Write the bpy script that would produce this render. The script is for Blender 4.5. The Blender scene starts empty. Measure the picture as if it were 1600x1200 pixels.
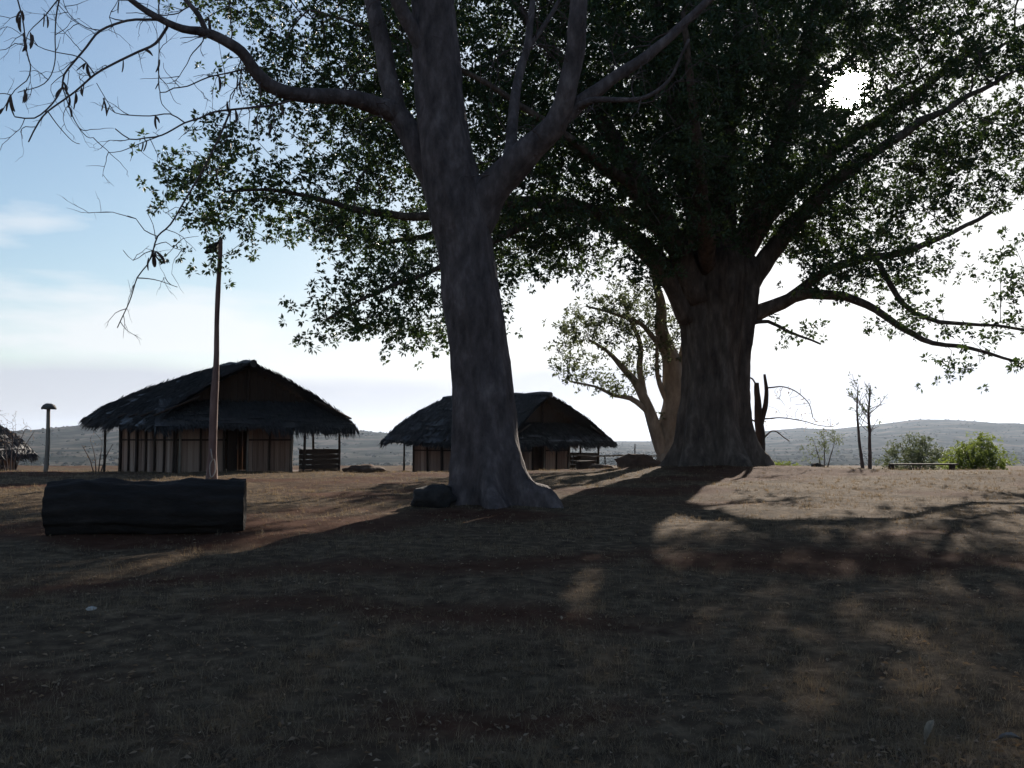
import bpy, math, random
import numpy as np
from mathutils import Vector

R = math.radians
rng = np.random.default_rng(7)
random.seed(7)
scene = bpy.context.scene
col = scene.collection

# ------------------------------------------------------------------ camera, world, sun, exposure
FPX = 1500.0                       # focal length in pixels of a 1600 px wide frame
EYE = 1.6
PITCH = math.atan(85 / FPX)
cam_d = bpy.data.cameras.new('camera')
cam_d.sensor_width = 36.0
cam_d.lens = 36.0 * FPX / 1600.0
cam_d.clip_start = 0.05
cam_d.clip_end = 30000.0
cam = bpy.data.objects.new('camera', cam_d)
cam.location = (0, 0, EYE)
cam.rotation_euler = (math.pi / 2 + PITCH, 0, 0)
col.objects.link(cam)
scene.camera = cam

SUN_EL, SUN_AZ = R(19.2), R(19.5)   # azimuth clockwise from +Y
SUN = Vector((math.sin(SUN_AZ) * math.cos(SUN_EL), math.cos(SUN_AZ) * math.cos(SUN_EL), math.sin(SUN_EL)))

world = bpy.data.worlds.new('World')
scene.world = world
world.use_nodes = True
nt = world.node_tree
nt.nodes.clear()
N = nt.nodes.new
L = nt.links.new


def wmath(op, a, b=None, clamp=False):
    n = N('ShaderNodeMath'); n.operation = op; n.use_clamp = clamp
    for i, v in enumerate((a, b)):
        if v is None: continue
        if isinstance(v, (int, float)): n.inputs[i].default_value = v
        else: L(v, n.inputs[i])
    return n.outputs[0]


sky = N('ShaderNodeTexSky')
sky.sky_type = 'NISHITA'
sky.sun_disc = False
sky.sun_elevation = SUN_EL
sky.sun_rotation = SUN_AZ
sky.altitude = 200
sky.air_density = 1.0
sky.dust_density = 0.5
sky.ozone_density = 2.2
tc = N('ShaderNodeTexCoord')
sep = N('ShaderNodeSeparateXYZ'); L(tc.outputs['Generated'], sep.inputs[0])
zc = sep.outputs['Z']
# aureole of the sun in the air, then a soft shoulder so that the bright side of the sky saturates gently
dotn = N('ShaderNodeVectorMath'); dotn.operation = 'DOT_PRODUCT'
nrm = N('ShaderNodeVectorMath'); nrm.operation = 'NORMALIZE'
L(tc.outputs['Generated'], nrm.inputs[0]); L(nrm.outputs[0], dotn.inputs[0]); dotn.inputs[1].default_value = SUN
dpos = wmath('MAXIMUM', dotn.outputs['Value'], 0.0)
aur = wmath('ADD', wmath('MULTIPLY', wmath('POWER', dpos, 90.0), 8.0), wmath('MULTIPLY', wmath('POWER', dpos, 10.0), 3.0))


def vmath(op, a, b):
    n = N('ShaderNodeVectorMath'); n.operation = op
    for k, v in enumerate((a, b)):
        if isinstance(v, tuple): n.inputs[k].default_value = v
        else: L(v, n.inputs[k])
    return n.outputs[0]


def scaled(colour, fac):
    n = N('ShaderNodeVectorMath'); n.operation = 'SCALE'; n.inputs[0].default_value = colour; L(fac, n.inputs['Scale']); return n.outputs[0]


raw = vmath('ADD', sky.outputs[0], scaled((1.0, 0.98, 0.95), aur))
SAT = 8.6
sp = N('ShaderNodeSeparateXYZ'); L(raw, sp.inputs[0])
cb = N('ShaderNodeCombineXYZ')
for k in range(3):
    q = wmath('POWER', wmath('DIVIDE', sp.outputs[k], SAT), 3.0)
    L(wmath('DIVIDE', sp.outputs[k], wmath('POWER', wmath('ADD', q, 1.0), 1 / 3)), cb.inputs[k])
# small white clouds low over the whole horizon, and a flat grey bank beneath them
mp = N('ShaderNodeMapping'); mp.inputs['Scale'].default_value = (1.0, 1.0, 4.6)
mp.inputs['Location'].default_value = (0.35, 0.1, 0.0)
L(tc.outputs['Generated'], mp.inputs[0])


def cover(scale, lo, hi, t0, t1, gain, top, det=6.0):
    n = N('ShaderNodeTexNoise'); n.inputs['Scale'].default_value = scale; n.inputs['Detail'].default_value = det
    n.inputs['Roughness'].default_value = 0.52
    L(mp.outputs[0], n.inputs['Vector'])
    b_ = N('ShaderNodeMapRange'); b_.interpolation_type = 'SMOOTHSTEP'
    L(zc, b_.inputs['Value'])
    b_.inputs['From Min'].default_value = lo; b_.inputs['From Max'].default_value = hi
    b_.inputs['To Min'].default_value = t0; b_.inputs['To Max'].default_value = t1
    return wmath('MULTIPLY', wmath('MULTIPLY', wmath('SUBTRACT', n.outputs['Fac'], b_.outputs[0]), gain, True), top)


def over(fac, a, colour):
    m = N('ShaderNodeMix'); m.data_type = 'RGBA'
    L(fac, m.inputs['Factor']); L(a, m.inputs['A'])
    L(vmath('ADD', colour, scaled((0.8, 0.8, 0.8), aur)), m.inputs['B'])
    return m.outputs['Result']


full = over(cover(3.1, 0.02, 0.30, 0.42, 0.66, 7.0, 0.75), cb.outputs[0], (6.6, 6.7, 6.9))
full = over(cover(1.7, 0.045, 0.10, 0.26, 0.78, 6.0, 0.85, 4.0), full, (4.3, 4.5, 5.2))
full = vmath('ADD', full, scaled((1.0, 0.97, 0.92), wmath('MULTIPLY', wmath('POWER', dpos, 9000.0), 700.0)))
bg = N('ShaderNodeBackground'); bg.inputs['Strength'].default_value = 0.07
L(full, bg.inputs[0])
wo = N('ShaderNodeOutputWorld'); L(bg.outputs[0], wo.inputs['Surface'])

sun_d = bpy.data.lights.new('sun', 'SUN')
sun_d.energy = 5.0
sun_d.angle = R(0.5)
sun_d.color = (1.0, 0.90, 0.78)
sun = bpy.data.objects.new('sun', sun_d)
sun.rotation_euler = SUN.to_track_quat('Z', 'Y').to_euler()
sun.location = SUN * 60
col.objects.link(sun)

scene.view_settings.view_transform = 'Standard'
scene.view_settings.look = 'None'
scene.view_settings.gamma = 1.0
scene.view_settings.use_curve_mapping = False
scene.view_settings.exposure = 1.0
scene.render.engine = 'CYCLES'
scene.cycles.use_denoising = True
scene.cycles.max_bounces = 6
scene.cycles.diffuse_bounces = 3
scene.cycles.transmission_bounces = 4
scene.cycles.volume_bounces = 0
scene.cycles.sample_clamp_indirect = 4.0


# ------------------------------------------------------------------ helpers
def at(px, py, Y):
    """point at depth Y along the line of sight through a pixel of the 1600x1200 photograph"""
    u, v = (px - 800) / FPX, (600 - py) / FPX
    c, s = math.cos(PITCH), math.sin(PITCH)
    d = Vector((u, c - v * s, s + v * c))
    t = Y / d.y
    return np.array((d.x * t, Y, EYE + d.z * t))


def hash3(i, j, k, seed):
    n = (i * 374761393 + j * 668265263 + k * 1274126177 + seed * 974634721) & 0xffffffff
    n = ((n ^ (n >> 13)) * 1274126177) & 0xffffffff
    return ((n ^ (n >> 16)) & 0xffff) / 65535.0


def vnoise(p, seed=0):
    p = np.asarray(p, dtype=float)
    f = np.floor(p).astype(np.int64); t = p - f; t = t * t * (3 - 2 * t)
    i, j, k = f[..., 0], f[..., 1], f[..., 2]
    r = 0
    for a in (0, 1):
        for b in (0, 1):
            for c in (0, 1):
                w = (t[..., 0] if a else 1 - t[..., 0]) * (t[..., 1] if b else 1 - t[..., 1]) * (t[..., 2] if c else 1 - t[..., 2])
                r = r + w * hash3(i + a, j + b, k + c, seed)
    return r * 2 - 1


def fbm(x, y, z=0.0, octaves=4, seed=0):
    p = np.stack(np.broadcast_arrays(np.asarray(x, float), np.asarray(y, float), np.asarray(z, float)), -1)
    s, a = 0, 1.0
    for o in range(octaves):
        s = s + a * vnoise(p * 2 ** o + 17.3 * o, seed + o); a *= 0.5
    return s


def sstep(a, b, x):
    t = np.clip((x - a) / (b - a), 0, 1)
    return t * t * (3 - 2 * t)


def mesh_np(name, v, f, smooth=False, mats=None, fm=None):
    """fast mesh from arrays: v (n,3), f a list of int arrays (m,3) or (m,4)"""
    me = bpy.data.meshes.new(name)
    v = np.ascontiguousarray(v, dtype=np.float32)
    fs = [np.asarray(a, dtype=np.int32) for a in (f if isinstance(f, list) else [f]) if len(a)]
    loops = np.concatenate([a.ravel() for a in fs])
    tot = np.concatenate([np.full(len(a), a.shape[1], np.int32) for a in fs])
    start = np.concatenate(([0], np.cumsum(tot)[:-1])).astype(np.int32)
    me.vertices.add(len(v)); me.vertices.foreach_set('co', v.ravel())
    me.loops.add(len(loops)); me.loops.foreach_set('vertex_index', loops)
    me.polygons.add(len(tot)); me.polygons.foreach_set('loop_start', start)
    me.polygons.foreach_set('use_smooth', np.full(len(tot), smooth))
    if fm is not None: me.polygons.foreach_set('material_index', np.asarray(fm, np.int32))
    me.update(calc_edges=True)
    for m in (mats or []): me.materials.append(m)
    return me


def link(name, me, parent=None, label=None, cat=None, group=None, kind=None):
    o = bpy.data.objects.new(name, me)
    col.objects.link(o)
    if parent is not None: o.parent = parent
    if label: o['label'] = label
    if cat: o['category'] = cat
    if group: o['group'] = group
    if kind: o['kind'] = kind
    return o


def thing(name, label, cat, loc=(0, 0, 0), rz=0.0, group=None):
    o = link(name, None, None, label, cat, group)
    o.location = loc; o.rotation_euler = (0, 0, rz)
    o.empty_display_size = 0.2
    return o


class MB:
    def __init__(s): s.v = []; s.q = []; s.t = []; s.n = 0

    def add(s, v, q=None, t=None):
        v = np.asarray(v, float)
        if q is not None and len(q): s.q.append(np.asarray(q) + s.n)
        if t is not None and len(t): s.t.append(np.asarray(t) + s.n)
        s.v.append(v); s.n += len(v)

    def mesh(s, name, mat, smooth=False):
        f = []
        if s.q: f.append(np.concatenate(s.q))
        if s.t: f.append(np.concatenate(s.t))
        return mesh_np(name, np.concatenate(s.v), f, smooth, [mat])


BOXQ = np.array([(0, 1, 3, 2), (4, 6, 7, 5), (0, 4, 5, 1), (2, 3, 7, 6), (0, 2, 6, 4), (1, 5, 7, 3)])


def box(mb, c, s, jit=0.0):
    c, s = np.asarray(c, float), np.asarray(s, float) / 2
    v = np.array([(x, y, z) for x in (-1, 1) for y in (-1, 1) for z in (-1, 1)], float) * s + c
    if jit: v += rng.normal(0, jit, v.shape)
    mb.add(v, BOXQ)


def tube(mb, pts, rad, n=7, rough=0.0, cap=True, lobes=None, seed=0, nfreq=2.0):
    pts = np.asarray(pts, float); rad = np.asarray(rad, float)
    m = len(pts)
    T = np.gradient(pts, axis=0)
    T /= np.linalg.norm(T, axis=1, keepdims=True) + 1e-9
    u = np.cross(T[0], (0.13, 0.97, 0.2) if abs(T[0][1]) < 0.9 else (1, 0, 0)); u /= np.linalg.norm(u)
    a = np.arange(n) * 2 * math.pi / n
    ca, sa = np.cos(a), np.sin(a)
    rings = []
    for i in range(m):
        u = u - T[i] * np.dot(u, T[i]); u /= np.linalg.norm(u) + 1e-9
        w = np.cross(T[i], u)
        rings.append(u[None] * ca[:, None] + w[None] * sa[:, None])
    D = np.array(rings)
    rr = np.repeat(rad[:, None], n, 1)
    if lobes is not None: rr = rr * lobes
    if rough:
        P = pts[:, None] + D * rr[..., None]
        nz = fbm(P[..., 0] * nfreq, P[..., 1] * nfreq, P[..., 2] * nfreq * 0.45, 4, seed)
        rr = rr * (1 + rough * nz)
    V = (pts[:, None] + D * rr[..., None]).reshape(-1, 3)
    i = np.arange(m - 1)[:, None] * n; j = np.arange(n)[None]; jn = (j + 1) % n
    Q = np.stack([i + j, i + jn, i + n + jn, i + n + j], -1).reshape(-1, 4)
    Tt = None
    if cap:
        V = np.concatenate([V, pts[:1], pts[-1:]])
        k = np.arange(n)
        Tt = np.concatenate([np.stack([np.full(n, m * n), (k + 1) % n, k], -1),
                             np.stack([np.full(n, m * n + 1), (m - 1) * n + k, (m - 1) * n + (k + 1) % n], -1)])
    mb.add(V, Q, Tt)


def spline(pts, step):
    """Catmull-Rom through control rows (any number of columns, xyz first), about `step` apart"""
    P = np.asarray(pts, float)
    if len(P) == 2: P = np.array([P[0], (P[0] + P[1]) / 2, P[1]])
    E = np.concatenate([[2 * P[0] - P[1]], P, [2 * P[-1] - P[-2]]])
    out = []
    for i in range(len(P) - 1):
        a, b, c, d = E[i], E[i + 1], E[i + 2], E[i + 3]
        n = max(1, int(np.linalg.norm((c - b)[:3]) / step + 0.5))
        for t in np.arange(n) / n:
            out.append(0.5 * (2 * b + (c - a) * t + (2 * a - 5 * b + 4 * c - d) * t * t + (3 * b - a - 3 * c + d) * t ** 3))
    out.append(P[-1])
    return np.array(out)


# ------------------------------------------------------------------ materials
def new_mat(name):
    m = bpy.data.materials.new(name); m.use_nodes = True
    t = m.node_tree; b = t.nodes['Principled BSDF']
    return m, t, b


def ramp(t, fac, stops):
    r = t.nodes.new('ShaderNodeValToRGB')
    e = r.color_ramp.elements
    while len(e) < len(stops): e.new(0.5)
    for k, (p, c) in enumerate(stops):
        e[k].position = p; e[k].color = (*c, 1)
    t.links.new(fac, r.inputs[0])
    return r.outputs[0]


def surf(name, stops, scale=4.0, stretch=(1, 1, 1), rough=0.9, bump=0.4, bdist=0.02, fine=30.0, island=0.0, spec=0.3, obj_rand=0.0, coord='Object'):
    m, t, b = new_mat(name)
    tcn = t.nodes.new('ShaderNodeTexCoord')
    mpn = t.nodes.new('ShaderNodeMapping'); mpn.inputs['Scale'].default_value = stretch
    t.links.new(tcn.outputs[coord], mpn.inputs[0])
    n1 = t.nodes.new('ShaderNodeTexNoise'); n1.inputs['Scale'].default_value = scale; n1.inputs['Detail'].default_value = 8
    n1.inputs['Roughness'].default_value = 0.65
    t.links.new(mpn.outputs[0], n1.inputs['Vector'])
    fac = n1.outputs['Fac']
    if island or obj_rand:
        g = t.nodes.new('ShaderNodeNewGeometry'); oi = t.nodes.new('ShaderNodeObjectInfo')
        src = g.outputs['Random Per Island'] if island else oi.outputs['Random']
        w = island or obj_rand
        mr = t.nodes.new('ShaderNodeMapRange'); t.links.new(src, mr.inputs[0])
        mr.inputs['To Min'].default_value = -w / 2; mr.inputs['To Max'].default_value = w / 2
        ad = t.nodes.new('ShaderNodeMath'); t.links.new(fac, ad.inputs[0]); t.links.new(mr.outputs[0], ad.inputs[1])
        fac = ad.outputs[0]
    t.links.new(ramp(t, fac, stops), b.inputs['Base Color'])
    b.inputs['Roughness'].default_value = rough
    b.inputs['Specular IOR Level'].default_value = spec
    if bump:
        n2 = t.nodes.new('ShaderNodeTexNoise'); n2.inputs['Scale'].default_value = fine; n2.inputs['Detail'].default_value = 6
        t.links.new(mpn.outputs[0], n2.inputs['Vector'])
        bn = t.nodes.new('ShaderNodeBump'); bn.inputs['Strength'].default_value = bump; bn.inputs['Distance'].default_value = bdist
        t.links.new(n2.outputs['Fac'], bn.inputs['Height']); t.links.new(bn.outputs[0], b.inputs['Normal'])
    return m


def leaf_mat(name, dark, light, trans=0.3, tcol=(0.16, 0.24, 0.03), rough=0.45):
    m, t, b = new_mat(name)
    g = t.nodes.new('ShaderNodeNewGeometry')
    c = ramp(t, g.outputs['Random Per Island'], [(0.0, dark), (0.75, tuple((a + b_) / 2 for a, b_ in zip(dark, light))), (1.0, light)])
    t.links.new(c, b.inputs['Base Color'])
    b.inputs['Roughness'].default_value = rough
    b.inputs['Specular IOR Level'].default_value = 0.35
    tr = t.nodes.new('ShaderNodeBsdfTranslucent'); tr.inputs[0].default_value = (*tcol, 1)
    mx = t.nodes.new('ShaderNodeMixShader'); mx.inputs[0].default_value = trans
    t.links.new(b.outputs[0], mx.inputs[1]); t.links.new(tr.outputs[0], mx.inputs[2])
    t.links.new(mx.outputs[0], t.nodes['Material Output'].inputs['Surface'])
    return m


M = {}
M['bark_grey'] = surf('grey_bark', [(0.3, (0.036, 0.027, 0.025)), (0.52, (0.09, 0.068, 0.064)), (0.72, (0.18, 0.142, 0.132))], 4.5, (1, 1, 0.4), 0.92, 1.0, 0.05, 16)
M['bark_red'] = surf('warm_bark', [(0.3, (0.035, 0.024, 0.02)), (0.6, (0.085, 0.055, 0.045)), (0.8, (0.14, 0.1, 0.08))], 3.0, (1, 1, 0.5), 0.92, 0.7, 0.02, 18)
M['bark_brown'] = surf('brown_bark', [(0.3, (0.036, 0.025, 0.02)), (0.52, (0.095, 0.07, 0.055)), (0.72, (0.19, 0.145, 0.115))], 4.0, (1, 1, 0.3), 0.92, 1.0, 0.06, 14)
M['bark_pale'] = surf('pale_bark', [(0.3, (0.14, 0.11, 0.085)), (0.6, (0.27, 0.225, 0.18)), (0.8, (0.36, 0.31, 0.26))], 4.0, (1, 1, 0.4), 0.9, 0.5, 0.02, 16)
M['twig'] = surf('twig_bark', [(0.3, (0.06, 0.042, 0.04)), (0.7, (0.13, 0.095, 0.085))], 6.0, (1, 1, 1), 0.9, 0.0)
M['pod'] = surf('dry_pod', [(0.3, (0.045, 0.028, 0.022)), (0.7, (0.11, 0.07, 0.05))], 9.0, (1, 1, 1), 0.7, 0.3, 0.004, 60, obj_rand=0.3)
M['leaf_dark'] = leaf_mat('dark_leaf', (0.018, 0.036, 0.017), (0.045, 0.075, 0.028), 0.2, (0.09, 0.15, 0.03))
M['leaf_pale'] = leaf_mat('pale_leaf', (0.045, 0.058, 0.034), (0.10, 0.12, 0.065), 0.35, (0.15, 0.18, 0.08), 0.6)
M['leaf_bush'] = leaf_mat('bush_leaf', (0.035, 0.06, 0.015), (0.10, 0.13, 0.03), 0.4, (0.22, 0.28, 0.05), 0.6)
M['leaf_dry'] = leaf_mat('dry_leaf', (0.10, 0.06, 0.04), (0.33, 0.25, 0.18), 0.25, (0.35, 0.22, 0.1), 0.8)
M['straw'] = leaf_mat('straw', (0.075, 0.053, 0.036), (0.29, 0.22, 0.14), 0.3, (0.32, 0.23, 0.13), 0.8)
M['thatch'] = surf('thatch', [(0.25, (0.028, 0.026, 0.027)), (0.6, (0.055, 0.052, 0.053)), (0.85, (0.09, 0.085, 0.083))], 5.0, (1, 1, 1), 0.6, 0.6, 0.03, 30, island=0.35, spec=0.4)
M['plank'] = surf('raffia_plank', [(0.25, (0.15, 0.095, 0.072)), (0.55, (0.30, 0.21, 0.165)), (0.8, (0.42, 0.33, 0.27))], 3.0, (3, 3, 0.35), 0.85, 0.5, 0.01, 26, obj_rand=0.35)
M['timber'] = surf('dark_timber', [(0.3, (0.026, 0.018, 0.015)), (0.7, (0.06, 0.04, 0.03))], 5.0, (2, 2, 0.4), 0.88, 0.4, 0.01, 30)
M['timber_pale'] = surf('grey_timber', [(0.3, (0.14, 0.115, 0.095)), (0.7, (0.28, 0.24, 0.20))], 5.0, (2, 2, 0.4), 0.88, 0.4, 0.01, 30)
M['pole'] = surf('pole_wood', [(0.3, (0.09, 0.05, 0.042)), (0.7, (0.2, 0.125, 0.105))], 5.0, (2, 2, 0.3), 0.88, 0.5, 0.01, 30)
M['log'] = surf('dark_bark', [(0.3, (0.010, 0.008, 0.007)), (0.6, (0.022, 0.017, 0.015)), (0.8, (0.042, 0.033, 0.028))], 4.0, (0.4, 1, 1), 0.95, 0.9, 0.03, 18)  # bark in mottled near-black tones
M['endgrain'] = surf('end_grain', [(0.3, (0.014, 0.011, 0.010)), (0.7, (0.035, 0.027, 0.022))], 12.0, (1, 1, 1), 0.95, 0.6, 0.01, 40)
M['stone'] = surf('dark_stone', [(0.3, (0.016, 0.013, 0.012)), (0.7, (0.045, 0.038, 0.035))], 5.0, (1, 1, 1), 0.95, 0.8, 0.03, 14)
M['pale_stone'] = surf('pale_stone', [(0.3, (0.28, 0.25, 0.22)), (0.7, (0.45, 0.42, 0.38))], 9.0, (1, 1, 1), 0.9, 0.5, 0.01, 30)
M['earth'] = surf('earth', [(0.3, (0.05, 0.03, 0.022)), (0.7, (0.13, 0.08, 0.055))], 4.0, (1, 1, 1), 0.97, 0.9, 0.05, 12)
M['cap'] = surf('lamp_cap', [(0.3, (0.05, 0.045, 0.042)), (0.7, (0.12, 0.11, 0.1))], 9.0, (1, 1, 1), 0.85, 0.5, 0.01, 30)
M['rope'] = surf('rope', [(0.3, (0.25, 0.21, 0.18)), (0.7, (0.42, 0.37, 0.33))], 20.0, (1, 1, 1), 0.9, 0.5, 0.005, 60)
M['flower'] = surf('flower', [(0.3, (0.5, 0.48, 0.4)), (0.7, (0.7, 0.68, 0.6))], 9.0, (1, 1, 1), 0.8, 0.0)
M['scrub'] = surf('far_scrub', [(0.3, (0.014, 0.019, 0.013)), (0.7, (0.03, 0.036, 0.024))], 0.5, (1, 1, 1), 1.0, 0.0, spec=0.0)


def ground_mat():
    m, t, b = new_mat('dry_ground')
    tcn = t.nodes.new('ShaderNodeTexCoord')
    at_ = t.nodes.new('ShaderNodeAttribute'); at_.attribute_name = 'bare'

    def nz(sc, det=8, r=0.6):
        n = t.nodes.new('ShaderNodeTexNoise'); n.inputs['Scale'].default_value = sc; n.inputs['Detail'].default_value = det
        n.inputs['Roughness'].default_value = r
        t.links.new(tcn.outputs['Object'], n.inputs['Vector']); return n.outputs['Fac']
    straw = ramp(t, nz(5.0), [(0.3, (0.042, 0.029, 0.020)), (0.5, (0.09, 0.064, 0.042)), (0.7, (0.19, 0.135, 0.085))])
    soil = ramp(t, nz(3.0), [(0.3, (0.05, 0.022, 0.014)), (0.7, (0.10, 0.05, 0.032))])
    mx = t.nodes.new('ShaderNodeMix'); mx.data_type = 'RGBA'
    sm = t.nodes.new('ShaderNodeMath'); sm.operation = 'ADD'
    f2 = t.nodes.new('ShaderNodeMapRange'); t.links.new(nz(9.0), f2.inputs[0]); f2.inputs['To Min'].default_value = -0.45; f2.inputs['To Max'].default_value = 0.45
    t.links.new(at_.outputs['Fac'], sm.inputs[0]); t.links.new(f2.outputs[0], sm.inputs[1]); sm.use_clamp = True
    t.links.new(sm.outputs[0], mx.inputs['Factor']); t.links.new(straw, mx.inputs['A']); t.links.new(soil, mx.inputs['B'])
    t.links.new(mx.outputs['Result'], b.inputs['Base Color'])
    b.inputs['Roughness'].default_value = 0.97; b.inputs['Specular IOR Level'].default_value = 0.02
    bn = t.nodes.new('ShaderNodeBump'); bn.inputs['Strength'].default_value = 0.8; bn.inputs['Distance'].default_value = 0.035
    t.links.new(nz(14.0, 10, 0.7), bn.inputs['Height']); t.links.new(bn.outputs[0], b.inputs['Normal'])
    return m


M['ground'] = ground_mat()
M['hills'] = surf('dry_hills', [(0.38, (0.010, 0.015, 0.012)), (0.5, (0.034, 0.036, 0.030)), (0.62, (0.10, 0.085, 0.068))], 0.016, (1, 1, 1), 1.0, 0.0, coord='Object', spec=0.0)

# ------------------------------------------------------------------ terrain
# skyline of the hills: picture column -> metres of rise at the ridge
SKY_X = np.array([-900, -300, 0, 60, 120, 190, 240, 330, 450, 540, 600, 760, 960, 1040, 1170, 1250, 1300, 1380, 1430, 1500, 1600, 1900, 2600])
SKY_Y = np.array([655, 662, 676, 672, 666, 655, 658, 664, 668, 671, 676, 684, 690, 690, 677, 669, 671, 663, 658, 660, 667, 660, 655])
AZ_T = np.arctan((SKY_X - 800) / FPX)
EL_T = (685 - SKY_Y) / FPX


def ground_z(x, y):
    x = np.asarray(x, float); y = np.asarray(y, float)
    r = np.hypot(x, y); az = np.arctan2(x, y)
    z = 0.5 * sstep(3, 29, y)
    z = z - 0.034 * np.clip(y - 31, 0, 26)
    z = z + 0.22 * np.exp(-(((x - 6.9) / 4.2) ** 2 + ((y - 33.6) / 3.4) ** 2))
    z = z + 0.10 * np.exp(-(((x - 12) / 7) ** 2 + ((y - 31) / 5) ** 2))
    z = z + 0.03 * fbm(x * 0.35, y * 0.35, 0, 3, 3) * sstep(1.5, 6, r) + 0.034 * fbm(x * 1.1, y * 1.1, 0, 4, 5)
    val = 13.0 * sstep(55, 330, y) + 6.0 * sstep(330, 800, r) * (y > 0)
    z = z - val
    el = np.interp(az, AZ_T, EL_T)
    rid = np.where(az < -0.1, 1700.0, 2500.0)
    top = el * rid + EYE + val
    k = sstep(0.36, 1.0, r / rid) ** 1.5 * (y > 0)
    z = z + top * k * (1 - 0.8 * sstep(1.15, 2.0, r / rid))
    z = z + 0.16 * np.abs(top) * fbm(x / 260, y / 260, 0, 4, 9) * sstep(0.3, 0.8, r / rid) * (1 - 0.75 * sstep(0.85, 1.0, r / rid)) * (y > 0)
    return z


def bare_mask(x, y):
    n = fbm(np.asarray(x) * 0.30, np.asarray(y) * 0.42, 0, 4, 21)
    b = sstep(-0.05, 0.55, n)
    # worn reddish tracks crossing the foreground
    for (a, bb, w, s) in ((8.6, 0.10, 0.55, 31), (5.6, -0.16, 0.5, 32), (11.8, 0.42, 0.6, 33)):
        yc = a + bb * np.asarray(x) + 0.5 * fbm(np.asarray(x) * 0.35, 0 * np.asarray(x), 0, 2, s)
        b = np.maximum(b, 0.95 * np.exp(-((np.asarray(y) - yc) / w) ** 2) * sstep(-0.5, 0.3, fbm(np.asarray(x) * 0.5, np.asarray(y) * 0.5, 0, 2, s + 5)))
    return b


rr_ = [0.0]; r_ = 0.5
while r_ < 6200:
    rr_.append(r_); r_ = r_ * 1.03 if r_ < 6 or r_ > 45 else r_ + 0.24
rad_ = np.array(rr_[1:])
ang_ = np.concatenate([np.linspace(-0.62, 0.62, 480, endpoint=False), np.linspace(0.62, 2 * math.pi - 0.62, 200, endpoint=False)])
na = len(ang_)


def polar_sheet(name, radii, mat, kind_label):
    X = radii[:, None] * np.sin(ang_)[None]; Yy = radii[:, None] * np.cos(ang_)[None]
    V = np.stack([X, Yy, ground_z(X, Yy)], -1).reshape(-1, 3)
    m = len(radii)
    i = np.arange(m - 1)[:, None] * na; j = np.arange(na)[None]; jn = (j + 1) % na
    Q = np.stack([i + j, i + na + j, i + na + jn, i + jn], -1).reshape(-1, 4)
    fs = [Q]
    if radii[0] < 1:
        V = np.concatenate([V, [[0, 0, float(ground_z(0.0, 0.0))]]])
        k = np.arange(na)
        fs.append(np.stack([np.full(na, len(V) - 1), k, (k + 1) % na], -1))
    me = mesh_np(name, V, fs, True, [mat])
    a = me.attributes.new('bare', 'FLOAT', 'POINT')
    a.data.foreach_set('value', bare_mask(V[:, 0], V[:, 1]).astype(np.float32))
    return link(name, me, None, kind_label[0], kind_label[1], None, 'structure')


isplit = int(np.searchsorted(rad_, 330))
polar_sheet('ground', rad_[:isplit + 1], M['ground'], ('dry red earth and cropped straw sloping gently up to a crest', 'ground'))
polar_sheet('hills', rad_[isplit:], M['hills'], ('hazy dry hills beyond the valley', 'hills'))


# ------------------------------------------------------------------ trees
def leaf_arrays(c, d, ln, wd, cup=0.25, updir=None):
    """c base points, d unit directions, ln lengths, wd widths -> diamond leaves of two folded triangles"""
    n = len(c)
    up = rng.normal(size=(n, 3)) * 0.55 + np.array((0, 0, 1.0)) if updir is None else updir
    s = np.cross(d, up); s /= np.linalg.norm(s, axis=1, keepdims=True) + 1e-9
    nn = np.cross(s, d)
    mid = c + d * ln[:, None] * 0.45
    a = mid + s * wd[:, None] / 2 + nn * (wd * cup)[:, None]
    b = mid - s * wd[:, None] / 2 + nn * (wd * cup)[:, None]
    tip = c + d * ln[:, None] - nn * (ln * 0.08)[:, None]
    V = np.stack([c, a, tip, b], 1).reshape(-1, 3)
    k = np.arange(n)[:, None] * 4
    F = np.concatenate([k + np.array([[0, 1, 2]]), k + np.array([[0, 2, 3]])], 1).reshape(-1, 3)
    return V, F


def unit(n):
    v = rng.normal(size=(n, 3)); return v / np.linalg.norm(v, axis=1, keepdims=True)


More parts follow.
